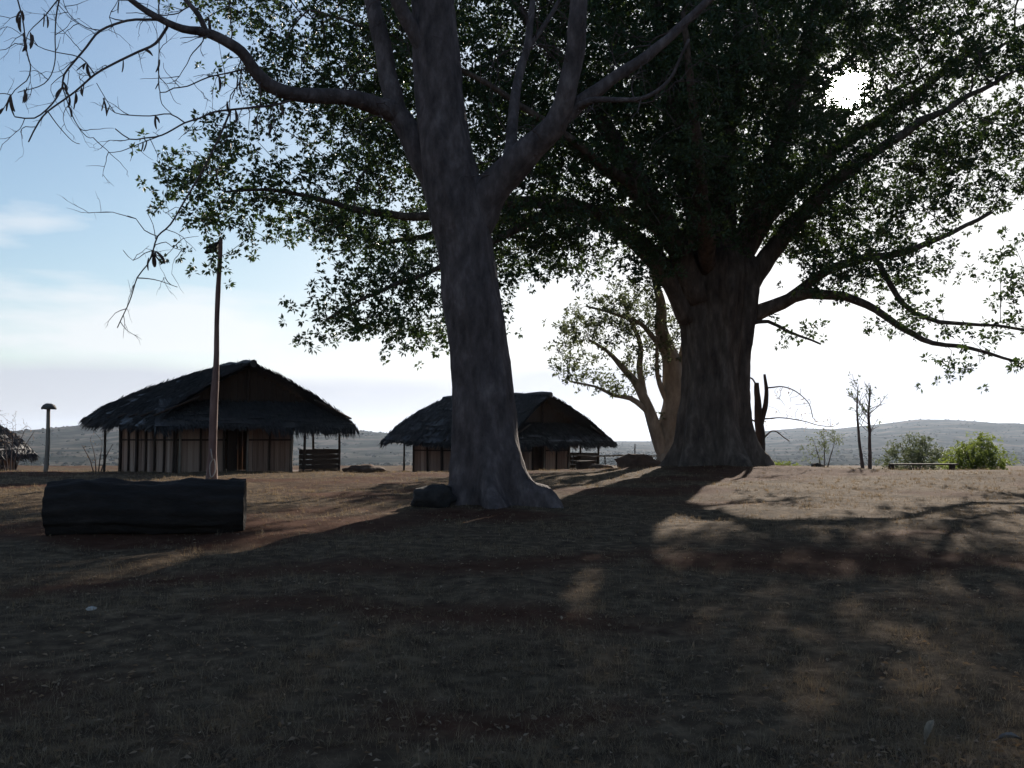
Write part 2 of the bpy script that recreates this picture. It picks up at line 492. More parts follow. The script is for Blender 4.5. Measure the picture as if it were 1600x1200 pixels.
class Tree:
    def __init__(s, name, label, cat, base, mat, twig_mat, leafmat, group=None):
        s.base = np.array(base, float)
        s.root = thing(name, label, cat, tuple(base), 0, group)
        s.mat, s.tmat, s.lmat = mat, twig_mat, leafmat
        s.pos = np.zeros((60000, 3)); s.par = -np.ones(60000, int); s.fix = np.zeros(60000); s.n = 0
        s.tips = []

    def node(s, p, par, fix=0.0):
        i = s.n; s.pos[i] = p; s.par[i] = par; s.fix[i] = fix; s.n += 1; return i

    def near(s, p):
        return int(np.argmin(((s.pos[:s.n] - p) ** 2).sum(1)))

    def limb(s, ctrl, part='limb', step=0.35, n=10, rough=0.10, wig=0.03, mat=None, lobes=None, nfreq=2.0, attach=True, build=True, seed=1):
        """ctrl rows (px, py, Y, width_px); builds one limb mesh and skeleton nodes"""
        rows = np.array([[*at(px, py, Y), w * Y / FPX / 2] for px, py, Y, w in ctrl])
        P = spline(rows, step)
        pts, rd = P[:, :3].copy(), np.maximum(P[:, 3], 0.006)
        if wig:
            k = np.linspace(0, 1, len(pts))
            off = np.stack([fbm(pts[:, 0] * 1.3, pts[:, 1] * 1.3, pts[:, 2] * 1.3, 2, 50 + q + seed) for q in range(3)], -1)
            pts += off * (wig + rd * 0.25)[:, None] * (k ** 0.5)[:, None]
        par = s.near(pts[0]) if (s.n and attach) else -1
        for p, r in zip(pts, rd):
            par = s.node(p, par, r)
        if build:
            mb = MB()
            lb = lobes(pts, n) if lobes else None
            tube(mb, pts - s.base, rd, n, rough, True, lb, seed, nfreq)
            return link(part, mb.mesh(part, mat or s.mat, True), s.root)

    def grow(s, targets, seg=0.45, bend=0.35, jit=0.05):
        targets = np.asarray(targets)
        # nearest to the existing wood first
        d0 = np.array([np.min(((s.pos[:s.n] - t) ** 2).sum(1)) for t in targets])
        for t in targets[np.argsort(d0)]:
            i = s.near(t)
            p0 = s.pos[i]; d = t - p0; ln = np.linalg.norm(d)
            if ln < 0.05: continue
            pd = p0 - s.pos[s.par[i]] if s.par[i] >= 0 else np.array((0, 0, 1.0))
            pd = pd / (np.linalg.norm(pd) + 1e-9)
            c = p0 + pd * ln * bend + np.array((0, 0, 0.10)) * ln
            m = max(2, int(ln / seg + 0.5)); par = i
            for k in range(1, m + 1):
                u = k / m
                q = (1 - u) ** 2 * p0 + 2 * u * (1 - u) * c + u * u * t
                if k < m: q = q + rng.normal(0, jit * ln / m, 3)
                par = s.node(q, par)
            s.tips.append(par)

    def wood(s, tip_r=0.008, expo=2.3, part='branches', n=5, cap_ratio=0.7):
        acc = np.zeros(s.n); ch = [[] for _ in range(s.n)]
        for i in range(s.n - 1, -1, -1):
            r = max(tip_r, acc[i] ** (1 / expo)) if s.fix[i] == 0 else s.fix[i]
            acc[i] = r
            p = s.par[i]
            if p >= 0:
                ch[p].append(i)
                if s.fix[p] == 0: acc[p] += r ** expo
        rad = acc
        for i in range(s.n):
            p = s.par[i]
            if s.fix[i] == 0 and p >= 0: rad[i] = min(rad[i], rad[p] * (cap_ratio if s.fix[p] else 1.0))
        mb = MB()
        done = np.zeros(s.n, bool)
        for i in range(s.n):
            if s.fix[i] or done[i]: continue
            chain = [i]; done[i] = True
            while True:
                k = [c for c in ch[chain[-1]] if not done[c] and s.fix[c] == 0]
                if not k: break
                k = max(k, key=lambda c: rad[c]); done[k] = True; chain.append(k)
            pts = s.pos[chain]; rd = rad[chain]
            if s.par[i] >= 0:
                pts = np.concatenate([s.pos[s.par[i]][None], pts]); rd = np.concatenate([[rd[0]], rd])
            tube(mb, pts - s.base, rd, n if rd[0] > 0.02 else 4, 0, False)
        if mb.n: return link(part, mb.mesh(part, s.tmat, True), s.root, kind='stuff')

    def foliage(s, per_tip=8, spread=0.5, per_ros=12, ln=0.24, wd=0.075, droop=0.35, keep=None, part='crown', centres=None, ros_r=0.03):
        if centres is None:
            tp = s.pos[s.tips]
            c = np.repeat(tp, per_tip, 0) + rng.normal(0, spread, (len(tp) * per_tip, 3)) * np.array((1, 1, 0.72))
        else: c = centres
        if keep is not None: c = c[keep(c)]
        ax = unit(len(c)) * 0.5 + np.array((0, 0, 0.35))
        n = per_ros
        cc = np.repeat(c, n, 0); aa = np.repeat(ax, n, 0)
        d = unit(len(cc)) + aa + np.array((0, 0, -droop))
        d /= np.linalg.norm(d, axis=1, keepdims=True)
        l = ln * rng.uniform(0.6, 1.25, len(cc)); w = wd * rng.uniform(0.7, 1.25, len(cc))
        V, F = leaf_arrays(cc + d * ros_r - s.base, d, l, w)
        return link(part, mesh_np(part, V, F, False, [s.lmat]), s.root, kind='stuff')


def ellip_points(spec, mind):
    """targets spread through a set of ellipsoids (px, py, Y, rx, ry, rz, density)"""
    out = []
    for (px, py, Y, rx, ry, rz, den) in spec:
        c = at(px, py, Y)
        n = max(3, int(4.19 * rx * ry * rz * den * 4.0))
        p = unit(n) * (rng.uniform(0, 1, n) ** 0.38)[:, None] * np.array((rx, ry, rz))
        out.append(p + c)
    P = np.concatenate(out); rng.shuffle(P)
    keep = np.zeros((0, 3))
    acc = []
    grid = {}
    for p in P:
        k = tuple((p // mind).astype(int)); ok = True
        for a in (-1, 0, 1):
            for b in (-1, 0, 1):
                for c in (-1, 0, 1):
                    for q in grid.get((k[0] + a, k[1] + b, k[2] + c), ()):
                        if ((p - q) ** 2).sum() < mind * mind: ok = False; break
        if ok: grid.setdefault(k, []).append(p); acc.append(p)
    return np.array(acc)


def flutes(k, amp, h, base_amp, seed, z0):
    """cross-section lobes that swell into buttresses at the foot"""
    def fn(pts, n):
        a = np.arange(n) * 2 * math.pi / n
        out = []
        for p in pts:
            hh = max(0.0, p[2] - z0)
            e = math.exp(-hh / h)
            w = 0.5 + 0.5 * np.cos(k * a + seed + 0.5 * np.sin(2 * a + seed) + 0.25 * hh)
            w2 = 0.5 + 0.5 * np.cos((2 * k + 1) * a + 2.1 * seed)
            out.append(1 + (amp + base_amp * e) * (w ** 1.5 - 0.4) + 0.4 * amp * (w2 - 0.5))
        return np.array(out)
    return fn


# ---- the great shade tree
zb = float(ground_z(6.9, 33.6))
T = Tree('shade_tree', 'huge spreading shade tree with dense dark green crown and massive fluted trunk', 'tree',
         (6.9, 33.6, zb - 0.15), M['bark_brown'], M['twig'], M['leaf_dark'])
T.limb([(1118, 742, 33.6, 165), (1118, 728, 33.6, 142), (1117, 700, 33.6, 118), (1116, 660, 33.6, 101), (1117, 610, 33.6, 94), (1119, 560, 33.6, 93),
        (1120, 500, 33.6, 104), (1121, 450, 33.6, 118), (1122, 415, 33.6, 112), (1124, 385, 33.7, 70)], 'trunk', 0.12, 80, 0.075, 0.0, lobes=flutes(6, 0.24, 0.5, 0.22, 0.7, zb), seed=4, nfreq=1.6, attach=False)
big = [
    [(1080, 500, 33.2, 40), (1050, 440, 33, 36), (1010, 390, 32.6, 30), (950, 345, 31.8, 25), (880, 318, 30.8, 21), (790, 318, 30, 18), (690, 338, 29.2, 15), (600, 335, 28.4, 12), (520, 318, 27.8, 9), (440, 298, 27.2, 6), (350, 300, 26.6, 4)],
    [(1090, 470, 33, 42), (1060, 390, 32.5, 36), (1020, 310, 32, 30), (960, 220, 31.4, 25), (900, 130, 31, 20), (830, 40, 30.5, 15), (760, -60, 30, 10)],
    [(1105, 440, 33.3, 46), (1090, 350, 33, 40), (1068, 250, 32.6, 34), (1050, 140, 32.6, 28), (1030, 30, 32.8, 22), (1010, -100, 33, 14)],
    [(1125, 430, 33.8, 46), (1130, 330, 34, 40), (1135, 220, 34.4, 34), (1150, 100, 34.8, 28), (1160, -20, 35, 20), (1165, -140, 35, 12)],
    [(1145, 450, 33.6, 44), (1165, 370, 33.6, 38), (1195, 290, 33.5, 32), (1228, 200, 33.2, 26), (1255, 100, 33, 20), (1275, 0, 33, 15), (1300, -100, 33, 9)],
    [(1155, 470, 33.4, 38), (1190, 415, 33.2, 31), (1240, 350, 33, 26), (1310, 280, 32.5, 20), (1390, 220, 32, 15), (1480, 170, 31.6, 10), (1570, 120, 31.5, 6)],
    [(1160, 500, 33.4, 28), (1190, 486, 33.2, 24), (1222, 473, 33, 20), (1264, 459, 32.6, 17), (1320, 462, 32, 14), (1370, 484, 31.4, 12), (1410, 512, 31, 10), (1460, 534, 30.6, 8), (1520, 544, 30.2, 6), (1590, 566, 30, 4)],
    [(1225, 472, 33, 16), (1280, 430, 32.8, 15), (1340, 405, 32.2, 13), (1400, 395, 31.6, 11), (1470, 372, 31, 8), (1550, 330, 30.6, 6)],
    [(1362, 398, 31.9, 9), (1384, 428, 31.6, 9), (1400, 460, 31.3, 8.5), (1424, 487, 31, 8), (1470, 504, 30.6, 7), (1540, 508, 30.2, 5), (1640, 520, 30, 4)],
    [(1172, 505, 33.2, 8), (1200, 502, 32.8, 6), (1235, 518, 32.4, 5), (1282, 538, 32, 3)],
    [(880, 318, 30.8, 14), (820, 352, 30, 12), (740, 392, 29, 10), (660, 430, 28.2, 8), (590, 455, 27.6, 6), (510, 498, 27.2, 4)],
    [(1060, 380, 32.6, 26), (990, 300, 33.6, 22), (900, 230, 34.6, 18), (790, 170, 35.4, 14), (680, 100, 36, 10), (580, 40, 36, 6)],
    [(1150, 420, 34, 34), (1205, 330, 35.4, 28), (1290, 245, 37, 22), (1400, 170, 38, 16), (1500, 90, 39, 9)],
    [(1020, 310, 32, 18), (960, 270, 30, 15), (880, 210, 28, 12), (760, 130, 26.8, 9), (620, 60, 26.4, 6), (500, 20, 26.4, 4)],
    [(1105, 420, 32.8, 30), (1100, 330, 30.5, 25), (1090, 240, 28.6, 19), (1080, 140, 27, 14), (1070, 20, 26, 8)],
    [(1080, 430, 34, 28), (1030, 360, 35, 24), (950, 330, 36.8, 20), (820, 340, 38.6, 15), (690, 362, 39.6, 10), (570, 385, 39.6, 6)],  # added limb, carries the rear foliage that shades the left foreground
    [(1120, 420, 34.2, 34), (1110, 320, 36.4, 28), (1090, 220, 38.6, 22), (1060, 110, 40.4, 15), (1040, -10, 41.5, 8)],
]
for k, c in enumerate(big):
    T.limb(c, 'limb', 0.4, 12, 0.10, 0.05, seed=10 + k)
spec = [
    (415, 285, 27, 3.0, 2.6, 1.7, .30), (320, 330, 26.4, 1.3, 1.5, 1.0, .40), (300, 270, 26.6, 1.2, 1.3, .8, .35), (350, 400, 26.4, .5, .7, .45, 1.0), (520, 340, 27.8, 1.6, 2, 1.0, .35),
    (490, 90, 28, 2.4, 2.8, 2.6, .30), (610, 130, 31, 2.6, 4, 3.6, .30), (600, 250, 30, 2.2, 3, 1.6, .3),
    (590, 478, 28, 2.0, 2.6, .95, .50), (745, 490, 28.5, .75, 2.0, 1.4, 1.0), (540, 515, 30, 1.2, 1.5, .5, .8), (640, 515, 30, 1.0, 1.5, .6, .7), (500, 508, 27, .9, .9, .45, .8), (650, 420, 28.6, 1.5, 2, 1.0, .4), (690, 520, 28, .8, .8, .6, .4), (560, 420, 28, .9, 1, .6, .4),  # includes hidden foliage added behind the front trunk to shade the left ground
    (760, 250, 31, 4, 5, 3.6, .30), (850, 375, 30, 2.2, 3, 1.1, .35), (820, 430, 29, .8, 1, .5, .5), (940, 120, 33, 5, 6.5, 4.6, .30), (960, 390, 31, 2.2, 2.6, .95, .35),
    (1180, 110, 34, 5, 6.5, 5, .30), (1050, 290, 30, 3, 4, 2.4, .32), (1110, 260, 36, 4, 4, 3.4, .3), (1230, 300, 33, 2.6, 4.5, 2.2, .40), (1300, 340, 36, 3.0, 3.5, 1.8, .4), (1400, 250, 37, 3.2, 3, 1.6, .36), (1010, 430, 30, 1.2, 1.5, .6, .4),
    (1360, 415, 31, 2.5, 2.6, .75, .80), (1290, 400, 32, 1.5, 2, .8, .4), (1440, 420, 30.6, 1.3, 1.8, .6, .45), (1370, 300, 33.5, 2.8, 3.8, 1.7, .34),
    (1520, 320, 30.8, 1.6, 2.4, .8, .24), (1470, 240, 32.5, 2.2, 3, 1.2, .28), (1560, 210, 31.5, 1.5, 2, .7, .3), (1430, 130, 34, 2.6, 4.5, 1.9, .30), (1500, 20, 34, 4.5, 5, 2.2, .30), (1330, 60, 36, 4.0, 5, 3.5, .28), (1590, 420, 30, 1.0, 1.5, .9, .3),
    (1520, 545, 30, 1.4, 1.0, .55, .9), (1430, 500, 30.6, 1.3, 1.2, .5, .9), (1590, 505, 30, .9, 1, .6, .9), (1480, 585, 30, .25, .4, .2, 6), (1240, 520, 32.4, .6, .6, .3, 1.0), (1590, 575, 30, .4, .6, .35, 2.0), (1330, 470, 31.6, 1.1, 1, .35, .6),
    (800, -130, 32, 7.5, 7, 3.5, .2), (1300, -140, 34, 8, 7, 3.5, .2), (380, -70, 29, 3, 3, 2, .25), (1720, 180, 33, 4, 5, 4.5, .22), (1800, 0, 33, 5, 5, 4, .18),
    (910, 365, 39.5, 3.2, 2.2, 1.5, .5), (770, 375, 39.5, 3.0, 2.2, 1.5, .5), (630, 385, 39.5, 2.4, 2, 1.4, .5), (520, 340, 38.5, 2, 2, 1.4, .4),  # foliage added deep at the back to block sun from the left foreground
    (640, 40, 26.6, 3.0, 2.0, 2.2, .25), (1080, 60, 27, 3, 2.5, 2.5, .25), (1060, 60, 41, 5, 3.5, 4, .22),
]
tg = ellip_points(spec, 0.60)
print('shade tree targets', len(tg))
T.grow(tg)
T.wood(0.009)
Sn = np.array(SUN)


def sun_gap(c):
    v = c - np.array((0, 0, EYE)); t = v @ Sn
    d = np.linalg.norm(v - t[:, None] * Sn, axis=1)
    clump_ = fbm(c[:, 0] * 0.62, c[:, 1] * 0.62, c[:, 2] * 0.85, 3, 77)      # leaves gather in clumps with gaps between
    open_ = 0.62 - 0.47 * sstep(9.0, 12.5, c[:, 0]) * sstep(20, 13, c[:, 0])
    return (rng.uniform(size=len(c)) < sstep(0.25, 0.95, d)) & (clump_ > -open_ + rng.normal(0, 0.08, len(c)))


T.foliage(11, 0.40, 15, 0.15, 0.075, 0.25, sun_gap, ros_r=0.06)

# ---- an unseen leafy tree, added so that its crown shades the right foreground
zo = float(ground_z(19, 20))
O2 = Tree('shade_tree', 'leafy tree out of view on the right, added to shade the foreground', 'tree', (19.0, 20.0, zo - 0.1), M['bark_brown'], M['twig'], M['leaf_dark'])


def limb_w(Tr, rows, part, **kw):
    P = spline(np.array(rows, float), 0.35)
    par = Tr.near(P[0, :3]) if Tr.n else -1
    for p in P: par = Tr.node(p[:3], par, p[3])
    mb = MB(); tube(mb, P[:, :3] - Tr.base, P[:, 3], 12, 0.08)
    link(part, mb.mesh(part, Tr.mat, True), Tr.root)


limb_w(O2, [(19, 20, zo - 0.1, .6), (19, 20, 2, .42), (18.8, 20.1, 4.5, .36), (18.9, 20, 6, .3)], 'trunk')
for e in ((14, 18, 7), (15, 23, 8), (19, 26, 8), (23, 22, 8), (21, 15, 8), (17, 14.5, 7), (18.5, 20, 13)):
    limb_w(O2, [(18.85, 20, 4.6, .2), ((18.85 + e[0]) / 2, (20 + e[1]) / 2, 6.2 if e[2] < 10 else 9, .13), (*e, .04)], 'limb')
tt = []
for (cx, cy, cz, rx, ry, rz) in ((16.5, 18, 6.5, 3.2, 3.6, 3.2), (16.8, 23, 7, 3, 3.5, 3.5), (20.5, 24, 7.5, 4, 4, 3.5), (22, 18, 7, 4, 4, 3.5), (18.5, 15, 6.5, 3.6, 3, 3), (18.8, 20, 11, 4.5, 5, 3)):
    q = unit(130) * (rng.uniform(0, 1, 130) ** 0.38)[:, None] * np.array((rx, ry, rz)) + np.array((cx, cy, cz))
    tt.append(q)
tt = np.concatenate(tt); tt = tt[tt[:, 0] > 0.56 * tt[:, 1] + 0.9]
O2.grow(tt); O2.wood(0.01)
O2.foliage(9, 0.45, 12, 0.24, 0.09, 0.3)

# ---- the bare tree in front, with hanging pods
zf = float(ground_z(-0.4, 19.0))
F = Tree('bare_tree', 'big grey barked leafless tree with thick leaning trunk, forked limbs and hanging seed pods', 'tree',
         (-0.4, 19.0, zf - 0.15), M['bark_grey'], M['twig'], M['leaf_dry'])
F.limb([(776, 818, 19, 205), (775, 800, 19, 172), (768, 775, 19, 140), (762, 740, 19, 120), (758, 690, 19, 107), (755, 620, 19, 96), (748, 550, 19, 92), (738, 470, 19, 90),
        (729, 400, 19, 90), (719, 340, 19, 93), (707, 290, 19, 88), (694, 220, 19, 80), (686, 150, 19, 75), (680, 70, 19, 72), (676, 0, 19, 69), (670, -90, 19, 60), (662, -190, 19, 48)],
       'trunk', 0.08, 96, 0.075, 0.0, lobes=flutes(6, 0.06, 0.42, 0.62, 2.3, zf), seed=8, nfreq=2.2, attach=False)
fl = [
    ([(722, 430, 19.1, 24), (730, 392, 19.1, 50), (740, 356, 19.06, 62), (753, 324, 19.0, 64), (773, 293, 18.9, 60), (798, 266, 18.75, 52), (830, 232, 18.5, 45), (866, 195, 18.3, 38), (886, 150, 18.1, 33), (896, 85, 18, 30), (903, 10, 17.9, 28), (908, -90, 17.8, 22)], 'bark_red'),
    ([(846, 222, 18.4, 22), (868, 194, 18.3, 28), (905, 163, 18.3, 24), (955, 125, 18.3, 20), (1005, 90, 18.3, 17), (1055, 48, 18.3, 14), (1120, -10, 18.3, 11), (1190, -80, 18.3, 7)], 'bark_red'),
    ([(880, 180, 18.3, 12), (920, 158, 18.1, 10), (965, 156, 17.9, 8), (1010, 152, 17.7, 7), (1050, 120, 17.6, 5), (1075, 60, 17.5, 4)], 'bark_red'),
    ([(792, 285, 18.7, 18), (795, 262, 18.75, 24), (799, 215, 19.2, 19), (806, 150, 19.6, 16), (822, 80, 20, 13), (835, -10, 20.3, 9)], 'bark_red'),
    ([(822, 80, 20, 9), (850, 40, 20.2, 8), (885, -20, 20.4, 6)], 'bark_red'),
    ([(704, 370, 19.15, 26), (694, 325, 19.18, 46), (677, 280, 19.2, 50), (650, 228, 19.25, 43), (624, 180, 19.3, 36), (610, 125, 19.4, 31), (596, 60, 19.5, 28), (580, -10, 19.6, 25), (560, -100, 19.7, 18)], 'bark_red'),
    ([(682, 130, 18.95, 26), (668, 84, 18.9, 34), (645, 45, 18.7, 28), (622, 5, 18.5, 24), (600, -70, 18.3, 17)], 'bark_grey'),
    ([(640, 205, 19.25, 24), (622, 181, 19.25, 32), (585, 163, 18.95, 31), (545, 152, 18.5, 26), (500, 150, 18.2, 24), (455, 146, 17.9, 23), (425, 133, 17.7, 22), (400, 108, 17.5, 20), (378, 80, 17.3, 19), (350, 62, 17.1, 17), (320, 50, 17, 15), (285, 42, 16.8, 13), (250, 28, 16.6, 11), (215, 8, 16.5, 9), (180, -18, 16.4, 7)], 'bark_red'),
    ([(322, 50, 17, 9), (310, 25, 16.9, 8), (290, 2, 16.8, 7), (268, -25, 16.7, 5)], 'bark_red'),
]
for k, (c, m) in enumerate(fl):
    F.limb(c, 'limb', 0.12, 20, 0.09, 0.02, M['bark_grey'], seed=30 + k, nfreq=3.0)


def z4(a):        # coordinates read off an enlargement of the upper left corner
    return [(x / 2.222, y / 2.222) for x, y in a]


traced = [
    (z4([(580, 95), (540, 150), (480, 180), (400, 220), (330, 260), (260, 320), (165, 385), (125, 440), (98, 492)]), 5, 16.8, 15.8),
    (z4([(560, 68), (500, 68), (440, 72), (350, 105), (300, 160), (222, 260), (216, 300), (180, 360), (120, 410), (50, 405)]), 4.5, 16.7, 15.5),
    (z4([(215, -40), (195, 50), (190, 120), (188, 220), (150, 290), (60, 320)]), 2.8, 16.2, 15.4),
    (z4([(40, -60), (62, 0), (82, 90), (92, 180), (104, 235), (90, 280), (50, 312), (0, 395)]), 2.8, 16, 15.2),
    (z4([(200, 0), (150, 60), (100, 110), (88, 160)]), 2.2, 16.2, 15.6),
    (z4([(1010, 348), (950, 365), (880, 372), (800, 380), (745, 388), (690, 410), (640, 425), (560, 468), (500, 478), (450, 482), (400, 448)]), 4, 17.9, 16.4),
    (z4([(640, 425), (590, 395), (520, 402), (450, 400), (400, 392), (380, 365), (335, 290)]), 2.4, 17, 16.4),
    (z4([(560, 470), (480, 500), (420, 525), (375, 530)]), 1.8, 16.7, 16.3),
    (z4([(850, 240), (780, 255), (720, 268), (650, 298), (600, 305), (555, 320), (550, 230), (552, 150)]), 3, 17.4, 16.8),
    (z4([(555, 320), (560, 360), (600, 400)]), 1.8, 16.9, 16.8),
    (z4([(330, 260), (280, 200), (190, 180), (130, 160), (110, 120)]), 2.2, 16.2, 15.6),
    (z4([(215, 300), (260, 420), (300, 475), (322, 478)]), 2, 16.1, 15.8),
    (z4([(165, 385), (205, 440), (250, 490), (275, 500)]), 1.8, 16, 15.7),
    (z4([(350, 105), (300, 95), (250, 60), (225, 20), (215, -20)]), 1.8, 16.4, 16.2),
    (z4([(555, 70), (550, 20), (560, -30)]), 3, 16.7, 16.6),
    (z4([(430, 72), (380, 60), (400, 20), (420, -20)]), 2, 16.5, 16.3),
    (z4([(900, 290), (905, 340), (890, 420), (895, 450)]), 2.4, 17.5, 17.3),
    (z4([(960, 330), (935, 400), (930, 450)]), 2.4, 17.7, 17.5),
    (z4([(700, 110), (720, 60), (790, 20), (840, -30)]), 2.4, 17.2, 17.2),
    (z4([(840, 230), (830, 290), (800, 330), (800, 400)]), 2.6, 17.4, 17.2),
    (z4([(800, 385), (760, 480), (700, 600), (640, 700), (590, 780), (545, 820), (530, 870), (510, 920), (475, 965), (450, 1050), (410, 1138)]), 3.4, 17.4, 17),
    (z4([(475, 965), (515, 968), (555, 976), (615, 998)]), 2, 17, 16.9),
    (z4([(532, 868), (500, 880), (460, 905), (425, 870)]), 1.6, 17, 16.9),
    (z4([(545, 820), (500, 800), (470, 760), (440, 750)]), 1.8, 17, 16.9),
    (z4([(540, 830), (530, 780), (510, 740)]), 1.5, 17, 16.9),
    (z4([(540, 850), (575, 840), (600, 860), (630, 870)]), 1.6, 17, 16.9),
    (z4([(530, 880), (570, 890), (610, 850)]), 1.6, 17, 16.9),
]
trace_nodes = []
tw = MB()
for pl, w, Y0, Y1 in traced:
    n = len(pl)
    rows = [(x, y, Y0 + (Y1 - Y0) * i / (n - 1), w * (1 - 0.55 * i / (n - 1))) for i, (x, y) in enumerate(pl)]
    s0 = F.n
    F.limb(rows, step=0.12, wig=0.012, build=False)
    ids = list(range(s0, F.n))
    trace_nodes += ids[2:]
    pts = F.pos[ids]; rd = F.fix[ids]
    par = F.par[ids[0]]
    if par >= 0 and np.linalg.norm(F.pos[par] - pts[0]) < 0.6:
        pts = np.concatenate([F.pos[par][None], pts]); rd = np.concatenate([[rd[0]], rd])
    tube(tw, pts - F.base, rd, 6, 0, False)
# side twigs grow from the traced ones
tips = []


def twiglet(p, d, ln, r, lvl):
    m = max(3, int(ln / 0.09)); pts = [p]; q = p.copy()
    for k in range(m):
        d = d + rng.normal(0, 0.22, 3) + np.array((0, 0, -0.05)); d /= np.linalg.norm(d)
        q = q + d * ln / m; pts.append(q.copy())
        if lvl and rng.uniform() < 0.30:
            dd = d + rng.normal(0, 0.7, 3); dd /= np.linalg.norm(dd)
            twiglet(q, dd, ln * rng.uniform(0.35, 0.6), r * 0.6, lvl - 1)
    tube(tw, np.array(pts) - F.base, np.linspace(r, r * 0.4, len(pts)), 4, 0, False)
    tips.append((q, d))


for i in trace_nodes:
    if rng.uniform() < 0.30:
        p = F.pos[i]; t = p - F.pos[F.par[i]]; t /= np.linalg.norm(t) + 1e-9
        d = t * 0.4 + unit(1)[0] * 0.9; d /= np.linalg.norm(d)
        twiglet(p, d, rng.uniform(0.25, 0.95), 0.008, 2)
# thin twigs on the main limbs further up
limb_ids = [i for i in range(F.n) if 0.04 < F.fix[i] < 0.2 and F.pos[i][2] > 6.5 and i not in trace_nodes]
for i in limb_ids:
    if rng.uniform() < 0.24:
        p = F.pos[i]; d = unit(1)[0] + np.array((0, -0.2, 0.35)); d /= np.linalg.norm(d)
        twiglet(p, d, rng.uniform(0.5, 1.6), 0.014, 2)
link('twigs', tw.mesh('twigs', M['twig'], True), F.root, kind='stuff')


def pod_mesh():
    n = 9; t = np.linspace(0, 1, n)
    w = 0.021 * np.sin(np.pi * np.clip(t * 0.94 + 0.03, 0, 1)) ** 0.5
    cx = 0.035 * np.sin(t * 2.2); cz = -0.25 * t
    V = []
    for i in range(n):
        for k in range(6):
            a = k * math.pi / 3
            V.append((cx[i] + w[i] * math.cos(a), 0.007 * math.sin(a) * (0.6 + w[i] / 0.03), cz[i]))
    Q = [(i * 6 + k, i * 6 + (k + 1) % 6, i * 6 + 6 + (k + 1) % 6, i * 6 + 6 + k) for i in range(n - 1) for k in range(6)]
    return mesh_np('seed_pod', np.array(V), [np.array(Q)], True, [M['pod']])


podm = pod_mesh()
pod_px = z4([(40, 60), (62, 62), (70, 75), (36, 140), (44, 155), (36, 170), (25, 350), (38, 352), (45, 365), (30, 375), (15, 385), (95, 345), (105, 350), (100, 120), (110, 130), (142, 40), (148, 50), (205, 300), (215, 310), (212, 325),
             (250, 345), (268, 340), (280, 335), (275, 350), (268, 285), (318, 225), (325, 235), (310, 240), (515, 210), (525, 220), (550, 210), (462, 290), (478, 295), (378, 365), (390, 360), (388, 380), (665, 140), (695, 145), (705, 150),
             (790, 300), (805, 310), (800, 375), (812, 385), (795, 390), (515, 515), (505, 530), (545, 420), (540, 430), (890, 425), (905, 430), (935, 400), (930, 430), (985, 420), (1000, 430), (500, 880), (510, 885), (515, 895), (520, 905), (540, 880), (548, 890), (220, 400), (415, 10), (560, 260), (835, 290), (820, 300), (880, 300), (760, 300)])
allpts = F.pos[trace_nodes]
for (x, y) in pod_px:
    Y = 16.6
    p = at(x, y - 8, Y)
    # hang it from the nearest traced twig, as seen along the depth of that twig
    pr = np.abs(allpts[:, 0] / allpts[:, 1] - p[0] / p[1]) ** 2 + np.abs((allpts[:, 2] - EYE) / allpts[:, 1] - (p[2] - EYE) / p[1]) ** 2
    j = int(np.argmin(pr)); q = allpts[j]
    o = link('seed_pod', podm, F.root)
    o.location = Vector(q - F.base) + Vector((random.gauss(0, .02), random.gauss(0, .03), -0.005))
    o.rotation_euler = (random.gauss(0, 0.25), random.gauss(0, 0.3), random.uniform(0, 6.28))
    sc = random.uniform(0.75, 1.2); o.scale = (sc * 1.2, sc * 1.2, sc)

# ---- pale twin-stemmed tree behind the shade tree
zt = float(ground_z(6.1, 38.5))
P2 = Tree('slender_tree', 'pale twin stemmed tree with thin light green crown behind the massive fluted trunk', 'tree', (6.3, 38.5, zt - 0.1), M['bark_pale'], M['bark_pale'], M['leaf_pale'])
P2.limb([(1052, 745, 38.5, 52), (1048, 715, 38.5, 44), (1050, 660, 38.5, 38), (1052, 610, 38.5, 34), (1046, 560, 38.5, 27), (1034, 510, 38.5, 20), (1030, 460, 38.5, 14), (1018, 420, 38.5, 8)], 'trunk', 0.2, 14, 0.08, 0.02, attach=False)
for k, c in enumerate([
    [(1046, 725, 38.4, 24), (1034, 700, 38.3, 22), (1020, 660, 38.2, 19), (1008, 625, 38.1, 16), (990, 596, 38, 12), (968, 570, 37.8, 9), (948, 548, 37.6, 6), (920, 530, 37.4, 4)],
    [(1052, 605, 38.5, 20), (1062, 570, 38.7, 16), (1070, 530, 39, 12), (1066, 480, 39.2, 8), (1060, 440, 39.4, 5)],
    [(1008, 625, 38.1, 11), (1000, 580, 38.4, 10), (1000, 540, 38.6, 8), (985, 500, 38.8, 6), (970, 460, 39, 4)],
    [(1014, 645, 38.1, 9), (985, 622, 38, 8), (960, 618, 37.8, 6), (930, 604, 37.6, 4), (890, 596, 37.4, 3)],
    [(1046, 560, 38.5, 12), (1022, 530, 38.2, 9), (1000, 505, 38, 7), (960, 490, 37.8, 5), (915, 478, 37.6, 3)],
    [(1050, 640, 38.5, 9), (1030, 600, 38.2, 8), (1026, 560, 38, 6), (1030, 520, 37.8, 4)],
]):
    P2.limb(c, 'limb', 0.3, 8, 0.08, 0.03, seed=60 + k)
